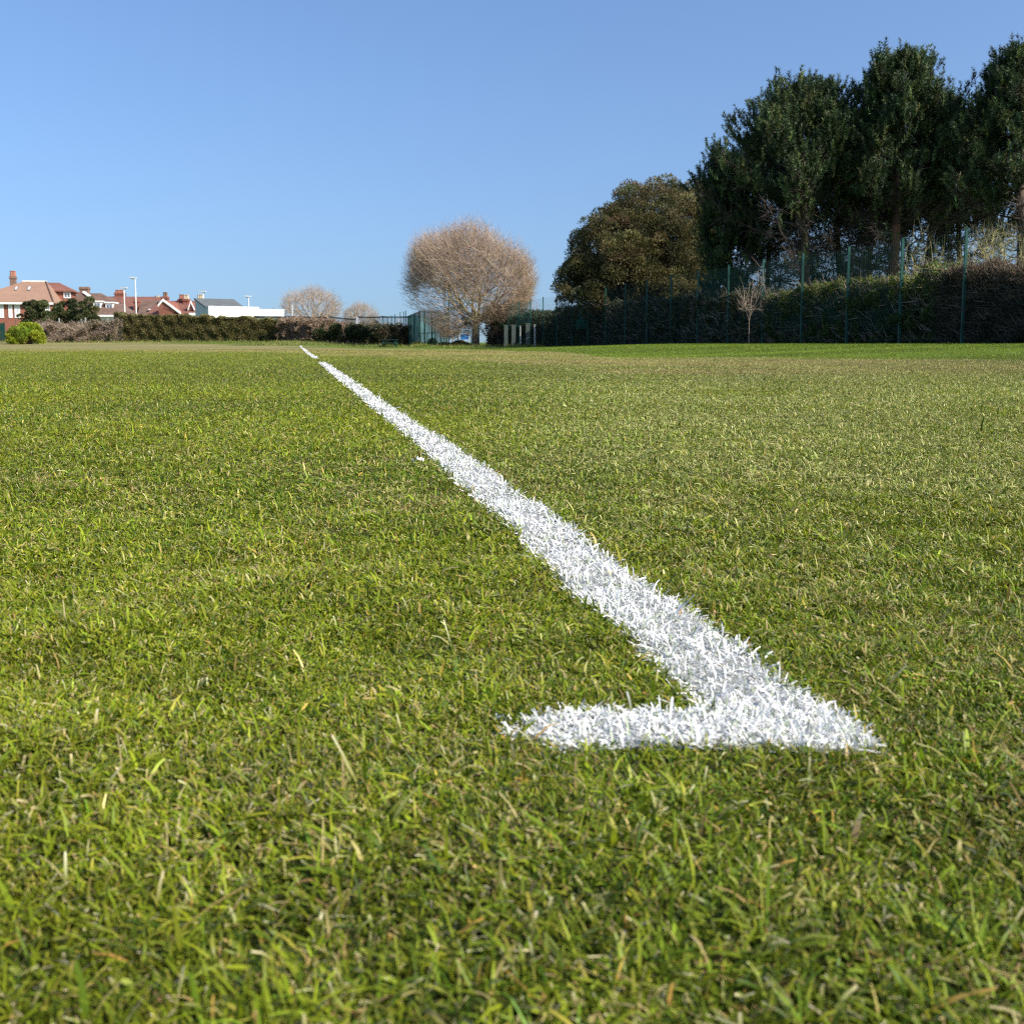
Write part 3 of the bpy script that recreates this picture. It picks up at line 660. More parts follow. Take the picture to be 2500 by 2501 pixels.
# bare growth among the pines and in the hedge
YB = [(2, (.30, .26, .12)), (1, (.22, .18, .10)), (1, (.36, .34, .14))]
bare_tree('bare_tree', 2010, 46, 'yellowish bare tree with wide low branches behind the green hedge', 'bare tree', 560, 1860, 2150, 735,
          [12, 4, 4, 3, 2], [.3, .52, .74, .9, 1.0], [0, .3, .25, .2, .18], .05, 416, YB, YB, 'bare trees among the pines', .10, minz=-.1, lowpy=760)
bare_tree('bare_tree', 2245, 34, 'bare shrub with yellow-green buds right of the tallest pine', 'bare tree', 548, 2185, 2300, 712,
          [8, 4, 3, 2], [.35, .6, .82, 1.0], [0, .25, .2, .16], .022, 417, YB, TWIG_GREY, 'bare trees among the pines', .04, minz=.3, lowpy=735)
bare_tree('bare_tree', 2410, 32, 'tangled bare tree in front of the pine at the right edge', 'bare tree', 540, 2330, 2510, 700,
          [12, 4, 4, 3], [.3, .55, .8, 1.0], [0, .3, .25, .2], .03, 418, YB, TWIG_GREY, 'bare trees among the pines', .06, minz=.1, lowpy=740)
bare_tree('bare_sapling', 1828, 34.0, 'pale pinkish bare sapling standing against the fence at the left end of the green hedge', 'sapling', 590, 1792, 1872, 762,
          [8, 3, 3, 2], [.35, .6, .82, 1.0], [0, .25, .22, .2], .010, 419, TWIG_PINK, TWIG_PINK, None, .012, minz=.1, lowpy=790)
bare_tree('bare_sapling', 1335, 62.5, 'thin dark bare sapling behind the fence at the left edge of the evergreen oak', 'sapling', 738, 1318, 1352, 790,
          [6, 3, 3, 2], [.35, .6, .82, 1.0], [0, .25, .22, .2], .02, 420, TWIG_GREY, TWIG_GREY, None, .025, minz=.1, lowpy=800)
bare_tree('bare_tree', 1292, 70, 'slender bare tree rising above the fence right of the round-headed tree', 'bare tree', 690, 1262, 1318, 790,
          [8, 4, 3, 3], [.35, .6, .82, 1.0], [0, .25, .2, .16], .03, 421, TWIG_PINK, TWIG_GREY, None, .05, minz=.0, lowpy=812)

# ------------------------------------------------------------------ hedges along the fence
off = .74; NRM = np.array([1, -FB]); NRM = NRM/np.hypot(*NRM)
def fp(px, o_=0.0):                              # point on the fence line seen at pixel column px, moved o_ metres outwards
    s_ = (px - 1250)/2600.0; Y = FA/(s_ - FB); return np.array([FA + FB*Y, Y]) + NRM*o_
DARKG = [(3, (.035, .05, .025)), (2, (.055, .07, .03)), (1, (.085, .08, .04)), (.3, (.2, .18, .12))]
HG = [(3, (.055, .085, .022)), (2, (.08, .115, .025)), (1, (.035, .06, .02))]
HG_LIT = [(3, (.15, .20, .035)), (2, (.20, .22, .05)), (1, (.24, .20, .06))]  # lighter greens paint sunlight onto the hedge top
HB_SHADED = [(2, (.055, .042, .026)), (2, (.04, .04, .022)), (1, (.03, .045, .018))]  # face colours darkened to paint its shade
HB_LIT = [(2, (.20, .13, .08)), (1, (.14, .10, .06))]  # lighter browns for the sunlit strip painted along the top
hedge('hedge', 'dark green hedge behind the fence, running from the round-headed tree to the evergreen oak', 'hedge', fp(1228, off), fp(1440, off), 1.3, 1.95, 1.95, 26000, .10, DARKG, 501, group='hedges along the fence')
hedge('hedge', 'dark undergrowth hedge behind the fence below the evergreen oak', 'hedge', fp(1440, off), fp(1660, off), 1.3, 1.9, 1.85, 26000, .09, DARKG, 502, twigs=1500, group='hedges along the fence')
hedge('hedge', 'dark twiggy hedge behind the fence, left of the green clipped hedge', 'hedge', fp(1660, off), fp(1868, off), 1.3, 1.85, 1.6, 26000, .085, DARKG, 503, twigs=2500, group='hedges along the fence')
hedge('hedge', 'clipped green hedge with a painted-in sunlit top behind the green fence posts', 'hedge', fp(1868, off), fp(2272, off), 1.3, 1.72, 1.80, 52000, .07, HG, 504, lit_top_pal=HG_LIT, twigs=2500, group='hedges along the fence')
hedge('hedge', 'bare brown twiggy hedge at the right edge of the photo', 'hedge', fp(2272, off), fp(2720, off), 1.2, 1.72, 1.72, 34000, .06, HB_SHADED, 505, lit_top_pal=HB_LIT, twigs=9000, group='hedges along the fence', twig_pal=[(3, (.09, .065, .045)), (2, (.13, .095, .065)), (.5, (.28, .21, .15))])  # twigs darkened as well, painting the face in shade
hedge('ivy_bank', 'reddish-brown ivy-covered bank of shrubs right of the round-headed tree', 'shrub', fp(1176, 1.0), fp(1232, .9), 1.4, 2.6, 2.1, 14000, .12, [(2, (.11, .065, .045)), (2, (.05, .05, .03)), (1, (.16, .10, .06))], 506, twigs=1500)

# ------------------------------------------------------------------ boundary fence
PX = [2342, 2191, 2064, 1954, 1861, 1778, 1701, 1641, 1583, 1532, 1486, 1445, 1405, 1369, 1337, 1306, 1277, 1249, 1225]
q0 = fp(2342); SP = 2.52; step = np.array([FB, 1.0]); step = step/np.hypot(*step)*SP
pts = [q0 - step*(-1)*(-1)*k for k in (2, 1)] + [q0 + step*k for k in range(0, 19)]
ff = thing('boundary_fence', (*q0, float(gh(*q0))), 'tall green metal post fence running along the right side of the field', 'fence')
for k, p_ in enumerate(pts):
    z = float(gh(*p_)); h = 2.78; mb = MB(); mb.box(p_[0] - .03, p_[1] - .03, z - .05, p_[0] + .03, p_[1] + .03, z + h)
    mb.box(p_[0] - .042, p_[1] - .042, z + h, p_[0] + .042, p_[1] + .042, z + h + .02); mb.build('post', M['green_steel'], ff)
for k in range(len(pts) - 1):                    # welded mesh: real wires, wide spacing kept so they stay wires
    a_, b_ = pts[k], pts[k+1]; za, zb_ = float(gh(*a_)), float(gh(*b_)); P0, P1 = [], []
    for j in range(14): h = .1 + j*.2; P0.append((*a_, za + h)); P1.append((*b_, zb_ + h))
    for j in range(1, 25):
        c_ = a_ + (b_ - a_)*j/25; zc = za + (zb_ - za)*j/25; P0.append((*c_, zc + .05)); P1.append((*c_, zc + 2.72))
    rr = np.full(len(P0), .0022); V, F = segs(np.array(P0), np.array(P1), rr, rr, 3); np_mesh('mesh_panel', V, F, M['dark_green'], ff)
def cloth(name, a_, b_, z0, z1, m, parent, n=10, sag=.05, seed=1, cut=0.0, thick=.0):
    r = np.random.default_rng(seed); us = np.linspace(0, 1, n); vs = np.linspace(0, 1, 8); nn = np.array([-(b_-a_)[1], (b_-a_)[0]]); nn = nn/np.hypot(*nn); V = []
    for u_ in us:
        for v_ in vs:
            c_ = a_ + (b_ - a_)*u_ + nn*(.03*sin(9*u_ + 3*v_ + seed) - .06); g0 = float(gh(*c_)); top = z1 - sag*sin(pi*u_) - cut*u_
            V.append((c_[0], c_[1], g0 + z0 + (top - z0)*v_))
    i_ = (np.arange(n - 1)[:, None]*8 + np.arange(7)[None]).ravel()[:, None]; F = i_ + np.array([[0, 8, 9, 1]])
    return np_mesh(name, np.array(V), F, m, parent, smooth=True)
net = netmat('wind_net', (.012, .05, .036), .36); netd = netmat('wind_net_dark', (.010, .036, .028), .25)
# netting on the bays nearest the tall posts, one torn piece further along
for k in range(3, 8): cloth('netting', pts[k], pts[k+1], .35 if k % 2 else .6, 2.68, net, ff, sag=.06, seed=k)
for k in range(8, 13): cloth('netting', pts[k], pts[k+1], .2, 2.6, netd, ff, sag=.08, seed=k)
cloth('torn_netting', pts[13], pts[13] + (pts[14] - pts[13])*.9, .9, 2.75, netmat('torn_net', (.02, .13, .095), .6), ff, sag=0, seed=40, cut=1.5)
for k in range(17, 20): cloth('netting', pts[k], pts[k+1], 1.2, 2.7, netmat('pale_net', (.05, .25, .2), .35), ff, seed=k)

# ------------------------------------------------------------------ things at the far middle
Yc = 78
def upright(name, px, py0, Y, w, label, cat, m, group=None, d=None, lean=0.0, cap=True):
    x, y, z = base(px, Y); zt = WZ(py0, Y); o = thing(name, (x, y, z), label, cat, group); mb = MB(); d = d or w
    mb.prism([(x - w/2, y - d/2, z - .05), (x + w/2, y - d/2, z - .05), (x + w/2, y + d/2, z - .05), (x - w/2, y + d/2, z - .05)], (lean, 0, zt - z + .05)); mb.build('shaft', m, o)
    if cap:
        cm = MB(); cm.box(x - w*.6 + lean, y - d*.6, zt, x + w*.6 + lean, y + d*.6, zt + w*.3); cm.build('cap', m, o)
    return o
for px, top, lab in ((936, 772, 'left end of the row'), (947, 774, 'second from the left'), (956.5, 771, 'third from the left'), (965, 768, 'fourth from the left'), (978, 763, 'tall one before the paired poles'), (986.5, 761, 'left one of the paired poles'), (991.5, 759, 'right one of the paired poles')):
    upright('fence_pole', px, top, 84, .055, 'thin dark pole left of the green cage, ' + lab, 'pole', M['dark_green'], 'thin poles left of the cage')
# green netted cage
cg = thing('net_cage', base(1040, 80), 'green netted practice cage left of the round-headed tree', 'sports cage')
def wpt(px, Y): return np.array([WX(px, Y), Y])
ca, cb, cc_, cd = wpt(998, 84), wpt(1025, 72), wpt(1092, 76), wpt(1062, 92)
for p_, t_ in ((ca, 2.35), (wpt(1012, 78), 2.4), (cb, 2.42), (wpt(1037, 73), 2.42), (wpt(1055, 74), 2.42), (cc_, 2.42), (wpt(1076, 84), 2.5), (cd, 2.3)):
    z = float(gh(*p_)); mb = MB(); mb.tube((*p_, z - .05), (*p_, z + t_), .05); mb.build('post', M['green_steel'], cg)
sol = netmat('cage_net_dense', (.012, .085, .065), .88); lt = netmat('cage_net_light', (.06, .17, .12), .50)
cloth('side_net', ca, cb, .05, 2.35, sol, cg, n=16, seed=3); cloth('front_net', cb, cc_, .05, 2.38, lt, cg, n=16, seed=5); cloth('back_net', ca, cd, .05, 2.3, lt, cg, n=12, seed=6); cloth('end_net', cc_, cd, .05, 2.3, lt, cg, seed=7)
mb = MB()
for a_, b_ in ((ca, cb), (cb, cc_), (cc_, cd), (ca, cd)): mb.tube((*a_, 2.36 + float(gh(*a_))), (*b_, 2.36 + float(gh(*b_))), .03)
mb.build('top_rail', M['green_steel'], cg)
# low rail with the blue sign
Yr = 79; rail = thing('low_rail', base(1090, Yr), 'thin dark horizontal rail on short posts behind the cage', 'railing'); mb = MB()
x0, x1 = WX(1025, Yr), WX(1150, Yr); g0 = float(gh(x0, Yr)); zr = WZ(813, Yr); mb.tube((x0, Yr, zr), (x1, Yr, zr), .025); mb.build('rail', M['dark_green'], rail)
for px in (1028, 1043, 1065, 1118, 1149):
    mb = MB(); x = WX(px, Yr); mb.tube((x, Yr, g0 - .05), (x, Yr, zr), .022); mb.build('post', M['dark_green'], rail)
Ys = 77.5; sg = thing('notice_sign', base(1135, Ys), 'bright blue rectangular notice on short posts left of the tree trunk', 'sign')
xa, xb = WX(1124.5, Ys), WX(1145, Ys); za, zb_ = WZ(829.5, Ys), WZ(815.5, Ys); mb = MB(); mb.box(xa, Ys - .02, za, xb, Ys + .02, zb_); mb.build('panel', M['blue'], sg)
mb = MB(); e = .03
mb.box(xa - e, Ys - .03, zb_, xb + e, Ys + .03, zb_ + e); mb.box(xa - e, Ys - .03, za - e, xb + e, Ys + .03, za); mb.box(xa - e, Ys - .03, za, xa, Ys + .03, zb_); mb.box(xb, Ys - .03, za, xb + e, Ys + .03, zb_); mb.build('border', M['white'], sg)
for x in (xa + .05, xb - .05):
    mb = MB(); mb.box(x - .03, Ys + .03, float(gh(x, Ys)) - .05, x + .03, Ys + .08, zb_ - .05); mb.build('post', M['galv'], sg)
mb = MB(); xm = (xa + xb)/2; zm = (za + zb_)/2                              # pale wave-like mark on the panel
for k in range(12):
    t0_, t1_ = -.18 + .03*k, -.15 + .03*k; f_ = lambda t: zm + .05*sin(t*22) - .02 + t*.18
    mb.add([(xm + t0_, Ys - .024, f_(t0_) - .014), (xm + t1_, Ys - .024, f_(t1_) - .014), (xm + t1_, Ys - .024, f_(t1_) + .014), (xm + t0_, Ys - .024, f_(t0_) + .014)], [(0, 1, 2, 3)])
mb.build('emblem', mat('pale_blue', (.16, .42, .72), .5, .05), sg)
# floodlight pole
Yp = 76; o = thing('floodlight', base(1096.5, Yp), 'slim dark green pole with a small square lamp head, in front of the round-headed tree', 'floodlight'); x, y, z = base(1096.5, Yp); zt = WZ(706, Yp); mb = MB()
mb.tube((x, y, z - .05), (x, y, zt), .045, .035); mb.build('pole', M['dark_green'], o); mb = MB(); mb.box(x - .12, y - .1, zt - .02, x + .12, y + .1, zt + .30); mb.build('lamp_head', M['dark_green'], o)
# picnic bench
Yb = 66; xb_, yb_, zb_ = base(952, Yb); o = thing('picnic_bench', (xb_, yb_, zb_), 'dark green picnic bench in front of the hedge', 'picnic bench'); w = .48
mb = MB(); [mb.box(xb_ - w, yb_ - .33 + k*.14, zb_ + .44, xb_ + w, yb_ - .21 + k*.14, zb_ + .475) for k in range(5)]; mb.build('tabletop', M['dark_green'], o)
for sy in (-.62, .62):
    mb = MB(); mb.box(xb_ - w, yb_ + sy - .12, zb_ + .25, xb_ + w, yb_ + sy + .12, zb_ + .285); mb.build('seat', M['dark_green'], o)
for sx in (-.36, .36):
    mb = MB()
    for sy in (-1, 1): mb.prism([(xb_ + sx - .03, yb_ + sy*.15, zb_ + .437), (xb_ + sx + .03, yb_ + sy*.15, zb_ + .437), (xb_ + sx + .03, yb_ + sy*.23, zb_ + .437), (xb_ + sx - .03, yb_ + sy*.23, zb_ + .437)], (0, sy*.38, -.45))
    mb.box(xb_ + sx - .025, yb_ - .7, zb_ + .2, xb_ + sx + .025, yb_ + .7, zb_ + .247); mb.build('leg', M['dark_green'], o)
# grey boards and posts left of the fence
for px, top, w, lab in ((1235.5, 796, .21, 'wide grey-green upright board, leftmost of the group by the fence'), (1254, 796, .23, 'wide grey-green upright board, second from the left in the group by the fence'),
                        (1270.5, 796, .07, 'thin pale post between the two rightmost boards by the fence'), (1288.5, 792, .23, 'tallest wide grey-green board, rightmost of the three boards by the fence'), (1305.5, 793, .09, 'thin pale post at the right end of the group of boards by the fence')):
    upright('upright_board' if w > .15 else 'thin_post', px, top, 60 if px < 1300 else 59.5, w, lab, 'board' if w > .15 else 'post', M['greygreen'] if w > .15 else M['grey_wood'], 'boards and posts by the fence', d=.05 if w > .15 else None)
upright('thin_post', 1169.5, 801, 73, .07, 'short white post just right of the round-headed tree trunk', 'post', M['grey_wood'])

# net fence with a dark top band behind the hedge
Yn = 90; nf = thing('net_fence', base(815, Yn), 'long see-through net fence with a dark top band behind the hedge', 'fence')
npx = [622, 662, 703, 745, 761, 805, 813, 820, 875, 930, 975, 1006]
for px in npx:
    x = WX(px, Yn); z = float(gh(x, Yn)); mb = MB(); mb.tube((x, Yn, z - .05), (x, Yn, WZ(773, Yn)), .045); mb.build('post', M['galv'], nf)
nm = netmat('grey_net', (.10, .10, .11), .42); bandm = netmat('dark_band', (.02, .022, .025), .93)
for a_, b_ in zip([622, 703, 805, 875, 930], [703, 805, 875, 930, 1006]):
    A_, B_ = wpt(a_, Yn), wpt(b_, Yn); za_, zb2 = float(gh(*A_)), float(gh(*B_))
    ht = WZ(773.5, Yn) - max(za_, zb2); cloth('net_panel', A_, B_, .3, ht - .1, nm, nf, sag=.03, seed=a_); cloth('top_band', A_, B_, ht - .1, ht + .07, bandm, nf, sag=.04, seed=a_ + 1)
upright('white_pole', 715.5, 744, 94, .10, 'white pole rising above the net fence in front of the wide bare tree', 'pole', M['galv'])
upright('leaning_stake', 866, 775, 86, .10, 'short pale stake leaning against the net fence', 'stake', M['galv'], lean=.22)

# ------------------------------------------------------------------ far hedges, shrubs, bushes
Yh = 80
HL = [(3, (.16, .15, .06)), (2, (.20, .18, .075)), (1.4, (.24, .175, .09)), (1, (.10, .11, .045))]
hedge('hedge', 'long trimmed olive-green hedge in front of the white building', 'hedge', wpt(290, 80), wpt(715, 80), 1.6, 2.05, 1.55, 150000, .11, HL, 521, rough=.05, up=.8)
RB = [(2, (.22, .15, .10)), (2, (.28, .19, .13)), (1, (.16, .12, .075)), (.6, (.35, .26, .18))]
hedge('bramble_hedge', 'brown leafless brambles between the olive hedge and the dark shrubs', 'hedge', wpt(700, 79), wpt(790, 77), 1.4, 1.6, 1.5, 14000, .13, RB, 522, twigs=5000, rough=.25, twig_pal=[(1, (.36, .26, .19)), (1, (.26, .18, .13))])
hedge('bramble_hedge', 'brown brambles growing over the top of the dark shrubs below the net fence', 'hedge', wpt(785, 84), wpt(945, 84), 1.4, 1.62, 1.45, 14000, .13, RB, 523, twigs=5000, rough=.3, twig_pal=[(1, (.36, .26, .19)), (1, (.26, .18, .13))])
hedge('dark_hedge', 'dark hedge behind the picnic bench and thin poles', 'hedge', wpt(850, 82), wpt(1000, 84), 1.5, 1.5, 1.5, 24000, .13, [(2, (.035, .045, .022)), (2, (.055, .06, .03)), (1, (.10, .08, .05))], 524, twigs=1200, rough=.22)
def shrub(px0, px1, top, Y, label, pal, seed, n=9000, size=.13, cat='shrub', k=22, name='shrub', low=None, up=.5, rr=(.22, .4), gap=.45):
    r = np.random.default_rng(seed); xa, xb = WX(px0, Y), WX(px1, Y); loc = ((xa + xb)/2, Y, float(gh((xa + xb)/2, Y)))
    z0 = WZ(low, Y) if low else loc[2] - .1
    C_, R_ = blob(r, loc[0], Y, z0 - .0, WZ(top, Y), (xb - xa)/2, min((xb - xa)/2, 1.2), k, rr, gap); C_[:, 2] = np.maximum(C_[:, 2], loc[2] + .2)
    return leafy(name, label, cat, C_, R_, n, size, pal, seed, loc, up=up)
DS = [(3, (.04, .055, .022)), (2, (.065, .075, .03)), (1, (.10, .10, .045))]
shrub(763, 803, 801, 75, 'rounded dark green shrub at the right end of the brown brambles', DS, 531, 7000)
shrub(800, 838, 790, 75, 'dark green shrub right of the rounded one', DS, 532, 8000)
shrub(838, 905, 787, 76, 'wide dark green shrub below the net fence', DS, 533, 13000, k=36)
shrub(895, 948, 789, 78, 'dark shrub with reddish leaves left of the picnic bench', [(2, (.05, .055, .03)), (1, (.13, .085, .05))], 534, 9000, k=26)
YG = [(3, (.24, .27, .02)), (2, (.16, .22, .022)), (1, (.32, .31, .03))]
shrub(10, 116, 783, 70, 'bright yellow-green clipped bush at the left edge of the field', YG, 541, 30000, .10, 'bush', 90, 'bush', rr=(.22, .36), gap=.6, low=866)
EV = [(3, (.065, .08, .030)), (2, (.095, .105, .038)), (1, (.04, .055, .022))]
shrub(38, 150, 712, 92, 'low dark evergreen, leftmost of the three in front of the tan-roofed house', EV, 542, 20000, .13, 'tree', 34, 'evergreen_tree', low=838, rr=(.22, .42), gap=.3)
shrub(122, 212, 704, 93, 'tallest dark evergreen, in the middle of the three in front of the houses', EV, 543, 20000, .13, 'tree', 36, 'evergreen_tree', low=838, rr=(.22, .42), gap=.3)
shrub(182, 250, 720, 92, 'dark evergreen thinning to the right, rightmost of the three in front of the houses', EV, 544, 12000, .13, 'tree', 24, 'evergreen_tree', low=838, rr=(.2, .4), gap=.25)
DRY = [(2, (.25, .18, .13)), (2, (.18, .13, .09)), (1, (.12, .10, .065))]
hedge('bramble_hedge', 'pale brown thicket of dead brambles right of the yellow-green bush', 'hedge', wpt(112, 77), wpt(222, 77), 1.3, 1.12, 1.02, 14000, .12, DRY, 545, twigs=7000, rough=.3, twig_pal=[(1, (.42, .33, .25)), (1, (.30, .22, .16))])
hedge('bramble_hedge', 'dull brown thicket joining the left end of the olive hedge', 'hedge', wpt(215, 78), wpt(295, 78), 1.3, 1.1, 1.5, 12000, .12, [(2, (.17, .13, .08)), (2, (.10, .10, .05)), (1, (.24, .18, .12))], 546, twigs=3500, rough=.28)
hedge('bramble_hedge', 'greyish thicket under the dark evergreens', 'hedge', wpt(95, 88), wpt(250, 88), 1.2, 1.35, 1.35, 12000, .13, [(2, (.22, .17, .14)), (2, (.12, .11, .07))], 547, twigs=5000, rough=.3)
# pale picket fence
pf = thing('picket_fence', base(110, 79), 'pale grey picket fence showing beside the yellow-green bush', 'fence'); 
for k in range(26):
    x = WX(90, 79) + k*.16; z = float(gh(x, 79)); mb = MB(); mb.box(x - .045, 78.98, z, x + .045, 79.0, z + .95); mb.add([(x - .045, 78.98, z + .95), (x + .045, 78.98, z + .95), (x, 78.98, z + 1.03), (x - .045, 79, z + .95), (x + .045, 79, z + .95), (x, 79, z + 1.03)], [(0, 1, 2), (5, 4, 3), (0, 2, 5, 3), (1, 4, 5, 2)]); mb.build('picket', M['grey_wood'], pf)
mb = MB(); xx = WX(90, 79); zz = float(gh(xx, 79)); mb.box(xx - .1, 79.003, zz + .25, xx + 4.1, 79.04, zz + .33); mb.box(xx - .1, 79.003, zz + .7, xx + 4.1, 79.04, zz + .78); mb.build('rail', M['grey_wood'], pf)
upright('garden_post', 147, 777, 84, .07, 'thin grey post sticking out of the dead brambles near the evergreens', 'post', M['grey_wood'])
upright('garden_post', 211, 776, 84, .07, 'thin grey post in front of the rightmost evergreen', 'post', M['grey_wood'])
upright('garden_post', 41, 779, 84, .06, 'thin dark post behind the yellow-green bush', 'post', M['bark'])
gs = thing('screen_fence', base(2, 82), 'dark green windbreak screen at the left edge of the photo', 'fence'); A_, B_ = wpt(-40, 82), wpt(13, 82)
cloth('screen', A_, B_, .05, 1.45, netmat('dark_screen', (.01, .05, .04), .9), gs, seed=9)
for p_ in (A_, (A_ + B_)/2, B_):
    z = float(gh(*p_)); mb = MB(); mb.tube((*p_, z - .05), (*p_, z + 1.5), .035); mb.build('post', M['dark_green'], gs)
shrub(1040, 1070, 828, 84, 'dark low shrub seen through the cage netting', DS, 548, 2500, .10, k=10, low=846)
# rough unmown grass at the foot of hedges
def rough(name, label, spots, seed, pal, L=.16):
    r = np.random.default_rng(seed); P = []
    for px0, px1, Y, w, n in spots:
        u = r.random(n); P.append(np.column_stack([WX(0, 1)*0 + np.interp(u, [0, 1], [WX(px0, Y), WX(px1, Y)]), Y + r.normal(0, w, n)]))
    P = np.concatenate(P); n = len(P); Ln = r.gamma(5, L/5, n); C = pick(r, n, pal, .25)
    V, q, t_, cc = blades(r, P[:, 0], P[:, 1], Ln, np.full(n, .016), np.abs(r.normal(0, .5, n)), r.uniform(.3, 1.4, n), C, C*1.1, False)
    return tag(np_mesh(name, V, [q, t_], M['grass'], col=cc), label, 'grass', kind='stuff')
rough('rough_grass', 'rough green and straw-coloured grass along the foot of the far hedges',
      [(0, 730, 76, 1.6, 5000), (650, 950, 71, 2.2, 14000), (900, 1240, 68, 1.2, 7000), (1010, 1042, 66, .5, 3000), (1235, 1330, 60, .5, 2500)], 551,
      [(3, (.12, .18, .03)), (2, (.20, .21, .06)), (1, (.34, .27, .13))], .13)
def mound(px, Y, w, h, label, seed):
    r = np.random.default_rng(seed); x, y, z = base(px, Y); n = 2600; a_ = r.uniform(0, 2*pi, n); q = np.sqrt(r.random(n)); X = x + w*q*np.cos(a_); Yy = y + w*.6*q*np.sin(a_)
    Z = z + h*(1 - q*q)*r.uniform(.5, 1, n); P = np.column_stack([X, Yy, Z]); o = thing('grass_mound', (x, y, z), label, 'mound', 'weedy mounds by the round-headed tree')
    V, F = leaves(r, P, .16, .22, np.tile([0, 0, 1.], (n, 1)), .6); np_mesh('tufts', V, F, M['leaf'], o, col=np.repeat(pick(r, n, [(2, (.16, .17, .05)), (1, (.26, .21, .10)), (1, (.09, .12, .03))], .25), 4, 0))
    kk = 16; V = [(x, y, z + h*.8)]; F = []
    for j in range(kk): t_ = 2*pi*j/kk; V += [(x + w*.55*cos(t_), y + w*.33*sin(t_), z + h*.5), (x + w*cos(t_), y + w*.6*sin(t_), z - .03)]
    T3 = [(0, 1 + 2*j, 1 + 2*((j+1) % kk)) for j in range(kk)]; Q4 = [(1 + 2*j, 2 + 2*j, 2 + 2*((j+1) % kk), 1 + 2*((j+1) % kk)) for j in range(kk)]
    np_mesh('earth', V, [np.array(T3), np.array(Q4)], mat('earth', (.10, .09, .04), .95), o, smooth=True); return o
mound(1123, 71, .75, .36, 'larger weedy grass mound below the blue sign', 561); mound(1020, 68, .45, .26, 'small weedy mound in front of the green cage', 562); mound(1083, 71, .5, .2, 'low weedy mound at the foot of the floodlight pole', 563)

# ------------------------------------------------------------------ buildings
class House:
    def __init__(s, name, px, Y, yaw, label, group=None):
        s.X, s.Y, s.yaw = WX(px, Y), Y, R(yaw); s.o = thing(name, (s.X, Y, float(gh(s.X, Y))), label, 'building' if name != 'house' else 'house', group, yaw=s.yaw); s.z0 = float(gh(s.X, Y))
        if yaw == 0: s.o.rotation_euler = (0, 0, 0)
        NORG[s.o.name] = (0, 0, 0)
    def L(s, px, py, yl=0.0):                    # pixel ray -> local x, z on the plane local y = yl
        d = np.array(W(px, py, 1.0)) - np.array((0, 0, HC)); c, n_ = cos(s.yaw), sin(s.yaw)
        # local y of point t*d: (-n_*(x-X) + c*(y-Y))
        t = (yl + (-n_*s.X*1.0)*-1*-1 + c*s.Y)/(-n_*d[0] + c*d[1]) if False else (yl - n_*s.X + c*s.Y)/(-n_*d[0] + c*d[1])
        x, y, z = d[0]*t, d[1]*t, HC + d[2]*t
        return c*(x - s.X) + n_*(y - s.Y), z - s.z0
    def b(s, name, mb, m, parent=None): return mb.build(name, m, parent or s.o, world=False)
    def window(s, px0, px1, py0, py1, yl=0.0, glass='curtain', bars=1, parent=None, frame='white'):
        x0, z1 = s.L(px0, py0, yl); x1, z0 = s.L(px1, py1, yl); w = .09; mb = MB(); f = yl - .06
        mb.box(x0, f, z0, x0 + w, yl + .02, z1); mb.box(x1 - w, f, z0, x1, yl + .02, z1); mb.box(x0 + w, f, z1 - w, x1 - w, yl + .02, z1); mb.box(x0 + w, f, z0, x1 - w, yl + .02, z0 + w)
        for k in range(bars): xm = x0 + (x1 - x0)*(k + 1)/(bars + 1); mb.box(xm - .035, f + .01, z0 + w, xm + .035, yl + .02, z1 - w)
        mb.box(x0 + w, f + .012, z0 + (z1 - z0)*.66, x1 - w, yl + .018, z0 + (z1 - z0)*.66 + .06)
        o = s.b('window', mb, M[frame], parent); p = MB(); p.box(x0 + w, yl - .03, z0 + w, x1 - w, yl + .012, z1 - w)
        if parent is None: s.b('pane', p, M[glass], o)
        else: s.b('pane', p, M[glass], parent)
        return o
    def chimney(s, px0, px1, pyt, pyb, yl, m='brick', pots=(), potm='pot', poth=.45, dd=None):
        x0, z1 = s.L(px0, pyt, yl); x1, z0 = s.L(px1, pyb, yl); d = dd or min(.9, x1 - x0); mb = MB(); mb.box(x0, yl, z0 - .6, x1, yl + d, z1 - .25)
        mb.box(x0 - .07, yl - .07, z1 - .25, x1 + .07, yl + d + .07, z1 - .13); mb.box(x0 - .03, yl - .03, z1 - .13, x1 + .03, yl + d + .03, z1)
        c = s.b('chimney', mb, M[m])
        for p_ in pots:
            xp, _ = s.L(p_, pyt, yl); q = MB(); q.tube((xp, yl + d/2, z1 - .02), (xp, yl + d/2, z1 + poth), .15, .12, 10); q.tube((xp, yl + d/2, z1 + poth), (xp, yl + d/2, z1 + poth + .06), .16, .16, 10); s.b('pot', q, M[potm], c)
        return c
    def hip(s, x0, x1, y0, y1, ze, rx0, rx1, zr, m, oh=.35, t=.12, name='roof', ym=None):
        ym = (y0 + y1)/2 if ym is None else ym; a0, a1, b0, b1 = x0 - oh, x1 + oh, y0 - oh, y1 + oh
        v = [(a0, b0, ze), (a1, b0, ze), (a1, b1, ze), (a0, b1, ze), (rx0, ym, zr), (rx1, ym, zr), (a0, b0, ze - t), (a1, b0, ze - t), (a1, b1, ze - t), (a0, b1, ze - t)]
        mb = MB(); mb.add(v, [(0, 1, 5, 4), (1, 2, 5), (2, 3, 4, 5), (3, 0, 4), (6, 7, 1, 0), (7, 8, 2, 1), (8, 9, 3, 2), (9, 6, 0, 3), (9, 8, 7, 6)]); return s.b(name, mb, M[m])
    def fascia(s, x0, x1, y, z, m='white', parent=None): mb = MB(); mb.box(x0, y - .05, z - .17, x1, y, z + .02); return s.b('fascia', mb, M[m], parent)

